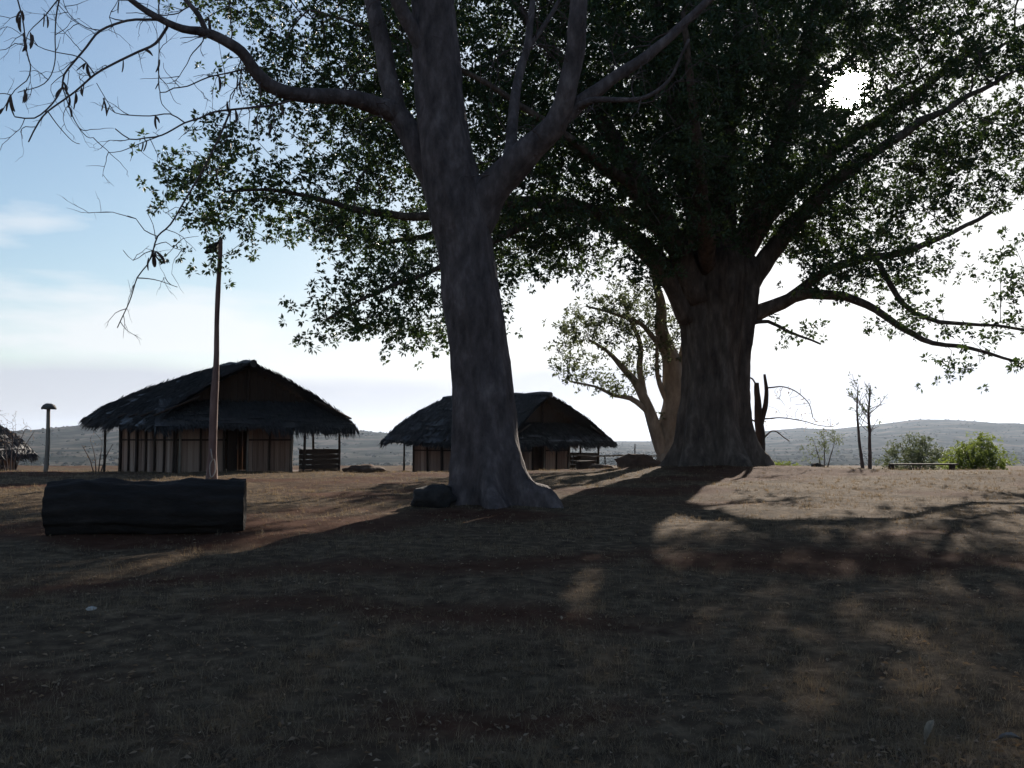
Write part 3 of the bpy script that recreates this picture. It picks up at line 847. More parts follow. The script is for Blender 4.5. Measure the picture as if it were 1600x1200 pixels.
P2.grow(ellip_points([(930, 510, 37.6, 1.7, 1.5, 1.1, 2.0), (900, 575, 37.5, 1.1, 1.2, .7, 2.0), (990, 480, 38.5, 1.6, 1.6, 1.0, 1.8), (1040, 520, 38.8, 1.2, 1.4, 1.2, 1.5), (960, 600, 37.8, 1.1, 1, .6, 1.6), (1010, 570, 38, 1.2, 1, .9, 1.2), (1030, 640, 38.3, .5, .5, .7, 1.6), (880, 530, 37.4, .6, .7, .6, 2.0)], 0.38), 0.3)
P2.wood(0.006)
P2.foliage(6, 0.24, 9, 0.17, 0.065, 0.3)

# ---- dead forked stem right of the great trunk
zd = float(ground_z(9.1, 35.0))
D = Tree('dead_tree', 'dead forked stem with broken top and wispy bare branches beside the massive trunk', 'tree', (9.1, 35.0, zd - 0.1), M['timber'], M['twig'], M['leaf_dry'])
D.limb([(1190, 742, 35, 17), (1189, 715, 35, 15), (1187, 670, 35, 14), (1185, 630, 35, 11), (1183, 597, 35, 8)], 'trunk', 0.2, 10, 0.14, 0.02, attach=False)
D.limb([(1188, 668, 35, 9), (1192, 650, 35, 9), (1197, 630, 35, 8), (1197, 605, 35, 6), (1195, 586, 35, 4)], 'limb', 0.15, 8, 0.12, 0.02, seed=71)
for k, c in enumerate([
    [(1197, 606, 35, 2.8), (1220, 604, 34.8, 2), (1245, 612, 34.6, 1.7), (1262, 626, 34.5, 1.4), (1272, 650, 34.4, 1.5)],
    [(1188, 655, 35, 2.8), (1215, 652, 34.6, 2.0), (1245, 656, 34.4, 1.7), (1270, 664, 34.2, 1.4), (1300, 668, 34, 1.4)],
    [(1184, 605, 35, 3), (1172, 588, 35.2, 2.6), (1156, 596, 35.6, 2)],
    [(1187, 690, 35, 3), (1210, 672, 34.8, 2.2), (1232, 690, 34.6, 1.6)],
    [(1185, 660, 35, 3), (1165, 650, 35.3, 2.2), (1150, 655, 35.6, 1.5)]]):
    D.limb(c, 'limb', 0.08, 5, 0, 0.09, M['twig'], seed=75 + k)
D.grow(ellip_points([(1235, 635, 34.6, 1.0, .8, .8, 3.5), (1285, 660, 34.2, .8, .7, .5, 4)], 0.22), 0.15, jit=0.12)
D.wood(0.007)
D.foliage(1, 0.1, 3, 0.12, 0.05, 0.4, keep=lambda c: rng.uniform(size=len(c)) < 0.5)


def sapling(label, px, Y, top, w, lean, seed, leafy, nt_, spread):
    b = at(px, 735, Y); gz = float(ground_z(b[0], Y))
    py0 = 685 + (EYE - gz + 0.1) / Y * FPX
    S = Tree('sapling', label, 'sapling', (b[0], Y, gz - 0.1), M['twig'], M['twig'], M['leaf_pale'], 'saplings on the crest')
    S.limb([(px + lean, py0, Y, w), (px + lean * 0.4, 700, Y, w * .85), (px, 670, Y, w * .75), (px - 2, 640, Y, w * .55), (px, top, Y, w * .25)], 'trunk', 0.15, 8, 0.1, 0.02, attach=False, seed=seed)
    tn = S.n
    for q in range(nt_):
        i = int(rng.uniform(0.42, 0.98) * tn); p = S.pos[i].copy()
        a = rng.uniform(0, 2 * math.pi); d = np.array((math.cos(a), math.sin(a), rng.uniform(0.5, 1.3))); d /= np.linalg.norm(d)
        par = i; ln = rng.uniform(0.35, 1.1) * spread * (1.15 - 0.5 * i / tn); m_ = int(ln / 0.11) + 2
        for u in range(m_):
            d = d + rng.normal(0, 0.09, 3) + np.array((0, 0, 0.04)); d /= np.linalg.norm(d)
            p = p + d * ln / m_; par = S.node(p, par)
            if u > 1 and rng.uniform() < 0.45:
                e = d + rng.normal(0, 0.45, 3); e /= np.linalg.norm(e); pp, pr = p.copy(), par
                for w_ in range(3): pp = pp + e * rng.uniform(0.06, 0.12); pr = S.node(pp, pr)
                S.tips.append(pr)
        S.tips.append(par)
    S.wood(0.007)
    if leafy: S.foliage(3, 0.10, 4, 0.12, 0.06, 0.3, keep=lambda c: rng.uniform(size=len(c)) < leafy)


sapling('crooked sapling with scattered leaves beside the straight bare sapling', 1341, 37.0, 606, 5.5, 8, 81, 0.30, 16, 0.8)
sapling('straight bare sapling with upswept twigs on the crest', 1359, 37.5, 602, 6.5, 0, 82, 0.04, 26, 1.0)


def bush(name, label, spec, leafm, per, ln, wd, base_px, Y, mind=0.35, cat='bush', stems=4, per_ros=9, spread=0.2, sw=2.2):
    b = at(base_px, 735, Y); gz = float(ground_z(b[0], Y))
    B = Tree(name, label, cat, (b[0], Y, gz - 0.05), M['twig'], M['twig'], leafm)
    tops = ellip_points(spec, mind)
    py0 = 685 + (EYE - gz + 0.03) / Y * FPX
    cx = np.mean([s_[0] for s_ in spec]); cy = min(s_[1] for s_ in spec)
    for k in range(stems):
        o = (k - (stems - 1) / 2) * 9
        B.limb([(base_px + o * 0.4, py0, Y, sw), (base_px + o, (py0 + cy) / 2, Y + 0.1 * (k % 2), sw * .7), (base_px + o * 1.8, cy + 4, Y, sw * .35)], 'stem', 0.2, 6, 0.05, 0.03, seed=90 + k, attach=False)
    B.grow(tops, 0.25)
    B.wood(0.006)
    B.foliage(per, spread, per_ros, ln, wd, 0.25)
    return B


bush('bush', 'rounded dense green bush standing at the end of the low plank bench',
     [(1525, 715, 37, 1.0, .9, .62, 10), (1505, 725, 37, .8, .7, .5, 8), (1550, 722, 37, .55, .7, .55, 10), (1530, 694, 37, .5, .5, .35, 12)], M['leaf_bush'], 9, 0.12, 0.05, 1527, 37.0, 0.24, 'bush')
bush('bush', 'pale feathery green shrub rising behind the low plank bench',
     [(1430, 712, 44, 1.35, 1.2, .75, 3.5), (1405, 725, 44, .9, 1, .6, 3.5), (1455, 722, 44, .9, 1, .6, 3.5), (1430, 690, 44, .6, .6, .45, 4)], M['leaf_pale'], 10, 0.12, 0.05, 1430, 44.0, 0.3, 'bush')
bush('bush', 'sparse leafy shrub below the crest left of the saplings',
     [(1292, 688, 41, .7, .7, .45, 6), (1275, 705, 41, .6, .6, .4, 5)], M['leaf_pale'], 5, 0.12, 0.05, 1288, 41.0, 0.3, 'bush', 3, 6)
bush('bush', 'low dark shrub at the foot of the dead forked stem',
     [(1215, 728, 34.6, .55, .5, .12, 30), (1240, 730, 34.6, .4, .4, .1, 30)], M['leaf_bush'], 4, 0.09, 0.045, 1222, 34.6, 0.18, 'bush', 3, 7, 0.08)
bush('bare_shrub', 'twiggy leafless shrub behind the low eaved small hut',
     [(12, 668, 45, 1.1, 1, .9, 6), (35, 680, 45, .7, .7, .5, 6)], M['leaf_dry'], 1, 0.08, 0.03, 14, 45.0, 0.28, 'shrub', 6, 2, 0.1)
bush('thin_shrub', 'thin upright twiggy plant by the left verandah posts',
     [(150, 690, 35, .4, .4, .7, 14)], M['leaf_dry'], 1, 0.08, 0.03, 152, 35.0, 0.25, 'shrub', 4, 2, 0.08)
bush('weed', 'small green weed with pale flowers at the foot of the leaning grey trunk',
     [(680, 825, 16.3, .35, .3, .10, 150), (650, 835, 16.3, .3, .3, .07, 120), (715, 832, 16.3, .3, .25, .08, 120)], M['leaf_dark'], 3, 0.06, 0.03, 682, 16.3, 0.07, 'plant', 3, 7, 0.03)


# ------------------------------------------------------------------ huts
UNIT = {}


def unit_box(mat):
    if mat not in UNIT:
        mb = MB(); box(mb, (0, 0, 0), (1, 1, 1))
        UNIT[mat] = mb.mesh('board', M[mat])
    return UNIT[mat]


def board(name, parent, mat, c, s, rz=0.0, rx=0.0, ry=0.0):
    o = link(name, unit_box(mat), parent)
    o.location = c; o.scale = s; o.rotation_euler = (rx, ry, rz)
    return o


def post(name, parent, x, y, z0, z1, r=0.045, mat='timber', lean=(0, 0)):
    mb = MB()
    k = np.linspace(0, 1, 6)
    pts = np.stack([k * lean[0] + 0.012 * np.sin(k * 5 + x), k * lean[1] + 0.012 * np.cos(k * 4 + y), k * (z1 - z0)], -1)
    tube(mb, pts, r * (1.1 - 0.25 * k), 8, 0.08)
    o = link(name, mb.mesh(name, M[mat], True), parent)
    o.location = (x, y, z0)
    return o


def roof_plane(slab, straw, fr, A, B, C, Dd, n_straw, seed, fringe=True, bulge=1.0):
    """A,B eave (left to right seen from outside), C,Dd the upper edge above B and A; builds courses of thatch"""
    A, B, C, Dd = [np.array(p, float) for p in (A, B, C, Dd)]
    nrm_ = np.cross(B - A, Dd - A) + np.cross(C - B, A - B) * 0.0
    nrm_ /= np.linalg.norm(nrm_)
    nu, nv = 40, 11

    def pt(u, v):
        p = (A * (1 - u) + B * u) * (1 - v) + (Dd * (1 - u) + C * u) * v
        return p + nrm_ * (0.16 * math.sin(math.pi * min(1, max(0, v))) * bulge + 0.02 * math.sin(u * 23 + seed) * math.sin(v * 17 + seed)) + np.array((0, 0, -0.16 * bulge * max(0, 1 - v * 5) ** 2))
    # each course is a strip a little proud of the one above it
    for c in range(nv):
        v0, v1 = c / nv - (0.02 if c else 0), min(1.0, (c + 1.35) / nv)
        us = np.linspace(0, 1, nu)
        lo = np.array([pt(u, v0) for u in us]); hi = np.array([pt(u, v1) for u in us])
        j = fbm(us * 11, np.full(nu, c * 3.7 + seed), 0, 3, seed)
        down = (A + B - C - Dd); down /= np.linalg.norm(down)
        lo_t = lo + nrm_ * (0.045 + 0.03 * j)[:, None] + down * (0.10 * j)[:, None]
        lo_b = lo - nrm_ * 0.02
        hi_t = hi + nrm_ * 0.03
        V = np.concatenate([lo_b, lo_t, hi_t])
        i = np.arange(nu - 1)
        slab.add(V, np.concatenate([np.stack([i, i + 1, i + 1 + nu, i + nu], -1), np.stack([i + nu, i + 1 + nu, i + 1 + 2 * nu, i + 2 * nu], -1)]))
    # underside
    us = np.linspace(0, 1, nu); g = np.array([[pt(u, v) - nrm_ * 0.05 for u in us] for v in np.linspace(0, 1, 5)]).reshape(-1, 3)
    q = np.array([(r * nu + k, (r + 1) * nu + k, (r + 1) * nu + k + 1, r * nu + k + 1) for r in range(4) for k in range(nu - 1)])
    slab.add(g, q)
    # loose straws over the surface
    down = (A + B - C - Dd); down /= np.linalg.norm(down)
    u = rng.uniform(0, 1, n_straw); v = rng.uniform(0, 1, n_straw)
    p = np.array([pt(a, b) for a, b in zip(u, v)]) + nrm_ * rng.uniform(0.03, 0.09, n_straw)[:, None]
    d = down + rng.normal(0, 0.10, (n_straw, 3)); d /= np.linalg.norm(d, axis=1, keepdims=True)
    ln = rng.uniform(0.15, 0.5, n_straw)
    V, Fc = leaf_arrays(p - d * ln[:, None] * 0.6, d, ln, rng.uniform(0.02, 0.05, n_straw), 0.1, np.repeat(nrm_[None], n_straw, 0))
    straw.add(V, t=Fc)
    if fringe:
        n = int(np.linalg.norm(B - A) * 130)
        u = rng.uniform(0, 1, n)
        p = np.array([pt(a, 0.0) for a in u]) + nrm_ * rng.uniform(-0.02, 0.10, n)[:, None]
        d = down * 0.9 + np.array((0, 0, -0.75)) * rng.uniform(0.3, 1.3, n)[:, None] + rng.normal(0, 0.16, (n, 3)); d /= np.linalg.norm(d, axis=1, keepdims=True)
        cl = 0.5 + 0.5 * np.clip(fbm(u * 9 + seed, u * 0, 0, 3, seed + 3) * 1.6 + 0.2, 0, 1.4)
        ln = rng.uniform(0.16, 0.52, n) * cl
        V, Fc = leaf_arrays(p - d * 0.06, d, ln, rng.uniform(0.025, 0.06, n), 0.1)
        fr.add(V, t=Fc)


def make_hut(label, P0, rz, W=4.2, Dp=5.3, ver=1.8, wall_h=2.0, eave=2.0, ridge=4.0, aw_top=2.65, aw_low=1.85, ridge_back=2.3, hip=True, seed=1, scale=1.0, posts=True, left_over=1.1):
    """origin at the front left wall corner, +x along the front, +y towards the back"""
    gz = min(float(ground_z(*(np.array(P0[:2]) + np.array((math.cos(rz) * a - math.sin(rz) * b, math.sin(rz) * a + math.cos(rz) * b)) * scale))) for a in (0, W, W + ver) for b in (0, Dp))
    H = thing('thatched_hut', label, 'hut', (P0[0], P0[1], gz - 0.03), rz, 'thatched huts')
    H.scale = (scale,) * 3
    lift = 0.18
    mb = MB(); box(mb, (W / 2 + ver / 2 - 0.05, Dp / 2, lift / 2 - 0.12), (W + ver + 0.1, Dp + 0.3, lift + 0.26), 0.01)
    link('plinth', mb.mesh('plinth', M['earth']), H)
    z0 = lift
    xr = (W + ver - left_over + 0.1) / 2 + 0.05
    # boards of the four walls
    pw = 0.205

    def wall(x0, y0, dx, dy, length, skip=None, studs=True, name='plank'):
        n = int(length / pw)
        step = length / n
        rzz = math.atan2(dy, dx)
        nx, ny = dy, -dx
        for i in range(n):
            m = (i + 0.5) * step
            if skip and skip[0] < m < skip[1]: continue
            h = wall_h + random.uniform(-0.03, 0.03)
            j = random.uniform(-0.012, 0.012)
            board(name, H, 'plank', (x0 + dx * m + nx * j, y0 + dy * m + ny * j, z0 + h / 2), (step - random.uniform(0.006, 0.02), 0.022, h), rzz + random.gauss(0, 0.01))
        if studs:
            k = max(2, int(length / 0.82))
            for i in range(k + 1):
                m = length * i / k
                if skip and skip[0] - 0.02 < m < skip[1] + 0.02: m = skip[0] - 0.05 if m < (skip[0] + skip[1]) / 2 else skip[1] + 0.05
                post('stud', H, x0 + dx * m + nx * 0.06, y0 + dy * m + ny * 0.06, z0 - 0.1, z0 + wall_h + 0.05, 0.042, 'timber', (random.gauss(0, .015), random.gauss(0, .015)))
            segs = [(0, skip[0]), (skip[1], length)] if skip else [(0, length)]
            for a, b in segs:
                if b - a < 0.2: continue
                m = (a + b) / 2
                board('rail', H, 'timber', (x0 + dx * m + nx * 0.045, y0 + dy * m + ny * 0.045, z0 + wall_h * 0.56), (b - a, 0.045, 0.06), rzz)
    wall(0, 0, 1, 0, W, (1.75, 2.5))
    wall(0, Dp, 0, -1, Dp)
    wall(W, 0, 0, 1, Dp)
    wall(W, Dp, -1, 0, W)
    # door leaf standing ajar in its opening
    dr = board('door', H, 'timber', (1.78 + 0.30, 0.20, z0 + 0.92), (0.66, 0.03, 1.8), R(38))
    mb = MB(); box(mb, (0, 0, 0), (0.03, 0.05, 0.14)); hd = link('handle', mb.mesh('handle', M['timber_pale']), H); hd.parent = dr
    hd.location = (0.42, -1.6, 0.0); hd.scale = (1 / 0.66, 1 / 0.03, 1 / 1.8)
    post('door_jamb', H, 2.52, -0.08, z0 - 0.05, z0 + wall_h, 0.04, 'timber_pale')
    post('corner_post', H, W, -0.09, z0 - 0.05, z0 + wall_h, 0.045, 'timber_pale')
    post('corner_post', H, 0.12, -0.09, z0 - 0.05, z0 + wall_h, 0.045, 'timber_pale')
    # gable above the awning: upright boards cut to the slope
    sl = (ridge - eave) / (xr + left_over)
    xl, xrr = xr - (ridge - aw_top) / sl, xr + (ridge - aw_top) / sl
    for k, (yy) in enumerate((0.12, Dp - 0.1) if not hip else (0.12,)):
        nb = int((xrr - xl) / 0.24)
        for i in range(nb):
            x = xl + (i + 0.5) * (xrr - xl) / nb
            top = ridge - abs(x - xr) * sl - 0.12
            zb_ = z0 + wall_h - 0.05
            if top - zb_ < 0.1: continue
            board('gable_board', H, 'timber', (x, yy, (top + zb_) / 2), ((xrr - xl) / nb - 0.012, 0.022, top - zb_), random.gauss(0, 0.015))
    post('gable_post', H, xr, 0.04, aw_top - 0.1, ridge - 0.15, 0.04)
    # roof
    Re = W + ver + 0.1
    yb = Dp + 0.9
    slab, st, fr = MB(), MB(), MB()
    rf, rb = (xr, -0.32, ridge), (xr, ridge_back, ridge)
    eFL, eBL = (-left_over - 0.05, -1.2, aw_low + 0.03), (-left_over, yb, eave)
    eFR, eBR = (Re + 0.05, -1.2, aw_low + 0.03), (Re, yb, eave)
    roof_plane(slab, st, fr, eBL, eFL, rf, rb, 6500, seed)
    roof_plane(slab, st, fr, eFR, eBR, rb, rf, 5000, seed + 1)
    roof_plane(slab, st, fr, (-left_over - 0.08, -1.28, aw_low), (Re + 0.08, -1.28, aw_low), (xrr + 0.2, 0.08, aw_top), (xl - 0.2, 0.08, aw_top), 2500, seed + 2, True, 0.4)
    if hip: roof_plane(slab, st, fr, eBR, eBL, rb, rb, 1500, seed + 3)
    rfm = link('roof', slab.mesh('roof', M['thatch'], False), H)
    link('thatch', st.mesh('thatch', M['thatch']), rfm, kind='stuff')
    link('fringe', fr.mesh('fringe', M['thatch']), rfm, kind='stuff')
    # ridge cap
    mb = MB()
    yy = np.linspace(-0.4, ridge_back + 0.1, 14)
    tube(mb, np.stack([np.full(14, xr), yy, ridge + 0.05 + 0.03 * np.sin(yy * 5)], -1), np.full(14, 0.13), 8, 0.2)
    link('ridge_cap', mb.mesh('ridge_cap', M['thatch']), rfm)
    # rafters under the eaves
    for i in range(7):
        y = -1.0 + i * (Dp + 1.6) / 6
        for sgn, xe in ((-1, -left_over), (1, Re)):
            p0 = np.array((xe, y, eave - 0.02)); p1 = np.array((xr - sgn * 0.0 + sgn * (-0.9), min(y, ridge_back), ridge - 0.62)) if False else np.array((xe - sgn * 1.5, y, eave - 0.02 + 1.5 * sl * 0.92))
            mb = MB(); tube(mb, np.array([p0, (p0 + p1) / 2, p1]) + np.array((0, 0, -0.12)), np.full(3, 0.035), 6)
            link('rafter', mb.mesh('rafter', M['timber'], True), H)
    if posts:
        for y in (-0.6, 1.2, 2.85, 4.5) if hip else (1.2, 2.85, 5.15):
            if y > -0.5: post('verandah_post', H, -left_over + 0.22, y, -0.25, eave - 0.05, 0.045)
        for (x, y) in ((Re - 0.2, -0.5), (Re - 0.2, 1.5), (Re - 0.2, 3.6), (Re - 0.2, Dp)):
            post('verandah_post', H, x, y, -0.25, eave - 0.02 if y > 0 else aw_low + 0.2, 0.05)
        post('verandah_post', H, W + 0.28, -0.5, -0.25, aw_low + 0.25, 0.05)
        # low parapet of stacked boards
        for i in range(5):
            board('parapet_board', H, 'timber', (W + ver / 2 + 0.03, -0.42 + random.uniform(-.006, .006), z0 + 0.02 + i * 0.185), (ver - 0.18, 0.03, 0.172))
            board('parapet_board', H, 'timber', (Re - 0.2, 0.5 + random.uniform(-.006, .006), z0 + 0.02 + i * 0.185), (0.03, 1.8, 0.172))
    return H


make_hut('larger thatched hut with plank walls, boarded verandah and rounded ridge, behind the tall pole', (-11.2, 32.0), R(40), wall_h=2.12, eave=2.28, seed=101)
make_hut('thatched hut with straight ridge and pinkish plank walls, half hidden behind the leaning grey trunk', (-0.27, 40.0), R(50), W=4.3, Dp=5.4, wall_h=1.75, eave=1.72, ridge=3.55, aw_top=2.3, aw_low=1.5, ridge_back=6.0, hip=False, seed=201)
make_hut('small dark low eaved hut beside the post with mushroom cap', (-28.3, 43.2), R(-14), W=3.4, Dp=4.2, ver=0.3, wall_h=1.25, eave=1.05, ridge=3.3, aw_top=1.8, aw_low=0.9, ridge_back=2.6, seed=301, posts=False, left_over=0.9)

# ------------------------------------------------------------------ objects
def gpt(px, Y):
    x = (px - 800) / FPX * Y * 1.0
    return x, Y, float(ground_z(x, Y))


# post with a mushroom cap
x, y, z = gpt(74, 33.0)
LP = thing('lamp_post', 'slim garden post with domed mushroom cap near the small hut', 'lamp post', (x, y, z - 0.1))
mb = MB(); k = np.linspace(0, 1, 9)
tube(mb, np.stack([0.05 * k + 0.02 * np.sin(k * 4), 0 * k, 2.32 * k], -1), 0.075 * (1.1 - 0.35 * k), 10, 0.06); link('post', mb.mesh('post', M['timber_pale'], True), LP)
mb = MB(); prof = [(0.0, 0.17), (0.10, 0.16), (0.19, 0.11), (0.245, 0.02), (0.24, -0.03), (0.20, -0.02), (0.05, 0.03), (0.0, 0.03)]
n = 20; V = [(r_ * math.cos(a) + 0.05, r_ * math.sin(a), 2.27 + h) for r_, h in prof for a in np.arange(n) * 2 * math.pi / n]
V = np.array(V) + rng.normal(0, 0.004, (len(V), 3))
Q = [(i * n + j, i * n + (j + 1) % n, (i + 1) * n + (j + 1) % n, (i + 1) * n + j) for i in range(len(prof) - 1) for j in range(n)]
mb.add(V, np.array(Q)); link('cap', mb.mesh('cap', M['cap'], True), LP)

# tall pole in front of the hut
x, y, z = gpt(331, 26.5)
PO = thing('tall_pole', 'tall weathered wooden pole with dark hood at its top, standing before the larger hut', 'pole', (x, y, z - 0.2))
ctrl = np.array([[*(at(px, py, 26.5) - np.array((x, y, z - 0.2))), w * 26.5 / FPX / 2] for px, py, w in
                 [(330, 756, 19), (331, 735, 17), (332, 700, 14), (334, 640, 12.5), (336, 600, 11.5), (338, 560, 9.5), (339, 500, 8.5), (341, 450, 8), (344, 400, 7), (345, 372, 6)]])
P = spline(ctrl, 0.15); mb = MB(); tube(mb, P[:, :3], P[:, 3], 10, 0.12, seed=5); link('shaft', mb.mesh('shaft', M['pole'], True), PO)
hp = at(333, 389, 26.5) - np.array((x, y, z - 0.2))
mb = MB()
V = np.array([(-.21, -.12, -.13), (.10, -.12, -.02), (.10, .12, -.02), (-.21, .12, -.13), (-.10, -.09, .10), (.16, -.09, .20), (.16, .09, .20), (-.10, .09, .10)]) + hp
mb.add(V, np.array([(0, 3, 2, 1), (4, 5, 6, 7), (0, 1, 5, 4), (1, 2, 6, 5), (2, 3, 7, 6), (3, 0, 4, 7)]))
link('hood', mb.mesh('hood', M['log']), PO)
mb = MB(); a = np.linspace(0, 2 * math.pi, 20)
tube(mb, np.stack([0.10 + 0.075 * np.sin(a), -0.17 + 0.02 * np.cos(a), 0.52 + 0.24 * np.cos(a) + 0.02 * np.sin(3 * a)], -1), np.full(20, 0.016), 6); link('cord_loop', mb.mesh('cord_loop', M['rope'], True), PO)
mb = MB(); tube(mb, np.array([(0.04, -0.16, 1.05), (0.07, -0.18, 0.9), (0.11, -0.19, 0.75)]), np.array([0.012, 0.02, 0.016]), 6); link('cord', mb.mesh('cord', M['rope'], True), PO)

# the thick log lying on the ground
x, y, z = gpt(236, 14.2)
LG = thing('log', 'thick dark log lying on the ground before the larger hut', 'log', (x, y, z - 0.05), R(12))
Ln = 2.72; k = np.linspace(0, 1, 44)
mb = MB()
rad = 0.415 + 0.012 * np.sin(k * 7) - 0.02 * np.exp(-((k) / 0.03) ** 2) - 0.045 * np.exp(-((1 - k) / 0.04) ** 2)
tube(mb, np.stack([(k - 0.5) * Ln, 0 * k, 0.42 + 0.01 * np.sin(k * 9)], -1), rad, 72, 0.10, False, 1 + 0.03 * np.cos(np.arange(72)[None] * 2 * math.pi / 72 * 13 + 1.5 * np.sin(k * 5)[:, None]) - 0.05 * (np.cos(np.arange(72)[None] * 2 * math.pi / 72 * 5 + 2.0 + np.sin(k * 7)[:, None]) > 0.93), 6, 3.4)
link('bark', mb.mesh('bark', M['log'], True), LG)
for sgn in (-1, 1):
    mb = MB(); rr0 = [0.0, 0.13, 0.24, 0.32, 0.375]; nn = 32
    V = [(sgn * (Ln / 2 - 0.03 * (r_ < 0.3) + random.gauss(0, .006)), r_ * math.cos(a), 0.42 + r_ * math.sin(a)) for r_ in rr0 for a in np.arange(nn) * 2 * math.pi / nn]
    Q = [(i * nn + j, i * nn + (j + 1) % nn, (i + 1) * nn + (j + 1) % nn, (i + 1) * nn + j) for i in range(4) for j in range(nn)]
    mb.add(np.array(V), np.array(Q)); link('cut_end', mb.mesh('cut_end', M['endgrain']), LG)


def lump(name, label, cat, x, y, s, mat, seed, sink=0.25, rz=0.0, group=None):
    """a rock, mound or stump as one rough closed mesh"""
    n, m = 24, 14
    V = []
    for i in range(m + 1):
        ph = math.pi * i / m
        for j in range(n):
            a = 2 * math.pi * j / n
            V.append((math.sin(ph) * math.cos(a), math.sin(ph) * math.sin(a), math.cos(ph)))
    V = np.array(V)
    V = V * (1 + 0.28 * fbm(V[:, 0] * 1.7, V[:, 1] * 1.7, V[:, 2] * 1.7, 4, seed))[:, None] * np.array(s)
    Q = np.array([(i * n + j, (i + 1) * n + j, (i + 1) * n + (j + 1) % n, i * n + (j + 1) % n) for i in range(m) for j in range(n)])
    me = mesh_np(name, V, [Q], True, [M[mat]])
    o = link(name, me, None, label, cat, group)
    o.location = (x, y, float(ground_z(x, y)) + s[2] * (1 - 2 * sink)); o.rotation_euler = (0, 0, rz)
    return o


lump('boulder', 'dark rounded boulder against the left foot of the leaning grey trunk', 'boulder', -1.48, 18.3, (0.44, 0.4, 0.27), 'stone', 401, 0.2)
lump('earth_mound', 'low dark earth mound beside the boarded verandah of the larger hut', 'mound', *gpt(572, 33.6)[:2], (0.7, 0.5, 0.2), 'earth', 402, 0.25)
lump('rock', 'small dark rock on the crest near the low dark shrub', 'rock', *gpt(1276, 34)[:2], (0.22, 0.18, 0.12), 'stone', 403, 0.3)
lump('pale_stone', 'small pale stone lying alone on the shaded ground before the log', 'stone', *gpt(150, 8.6)[:2], (0.045, 0.035, 0.022), 'pale_stone', 404, 0.3)
lump('earth_mound', 'dark heap of earth with a plank laid over it, left of the massive trunk', 'mound', *gpt(998, 36.0)[:2], (0.85, 0.6, 0.42), 'earth', 405, 0.3)
lump('earth_mound', 'low heap under the hanging thatch of the hut with straight ridge', 'mound', *gpt(940, 38.5)[:2], (0.5, 0.4, 0.22), 'earth', 406, 0.3)

# plank over the heap
x, y, z = gpt(998, 36.0)
o = link('plank_seat', unit_box('timber'), None, 'short dark plank lying across the heap of earth', 'plank'); o.location = (x - 0.05, y - 0.05, z + 0.42); o.scale = (0.62, 0.32, 0.07); o.rotation_euler = (0.02, 0.03, 0.2)
# chest under the verandah
x, y, z = gpt(914, 39.2)
CH = thing('wooden_chest', 'dark wooden chest under the hanging thatch of the hut with straight ridge', 'chest', (x, y, z - 0.02), R(20))
mb = MB(); box(mb, (0, 0, 0.22), (0.62, 0.45, 0.44), 0.004); link('body', mb.mesh('body', M['timber']), CH)
mb = MB(); box(mb, (0, 0, 0.475), (0.68, 0.5, 0.06), 0.004); link('lid', mb.mesh('lid', M['timber']), CH)
for sx in (-0.26, 0.26): board('foot', CH, 'timber', (sx, -0.18, 0.0), (0.06, 0.06, 0.1))
# pole fence behind the hut's verandah
FE = thing('pole_fence', 'low fence of one thin pole rail between the second hut and the massive trunk', 'fence', (gpt(960, 42)[0], 42.0, gpt(960, 42)[2]))
for px in (895, 945, 992, 1040):
    xx = (px - 960) / FPX * 42
    post('fence_post', FE, xx, 0, -0.3 + float(ground_z(FE.location.x + xx, 42)) - FE.location.z, 0.78 if px != 992 else 1.25, 0.03)
mb = MB(); k = np.linspace(-2.1, 2.6, 9); tube(mb, np.stack([k, 0.05 + 0 * k, 0.74 + 0.02 * np.sin(k * 3)], -1), np.full(9, 0.035), 6, 0.1); link('rail', mb.mesh('rail', M['timber_pale'], True), FE)
# low plank bench on the right
x0_, x1_ = gpt(1385, 34.5)[0], gpt(1490, 34.5)[0]
zc_ = float(ground_z((x0_ + x1_) / 2, 34.5))
BE = thing('bench', 'long low plank bench on stump legs on the crest before the dense bush', 'bench', ((x0_ + x1_) / 2, 34.5, zc_))
hl = (x1_ - x0_) / 2
board('seat', BE, 'timber', (0.08, 0, 0.27), (2 * hl, 0.3, 0.05), 0.02)
for sx in (-hl + 0.12, hl - 0.1): post('leg', BE, sx, 0, -0.15, 0.245, 0.13, 'timber')


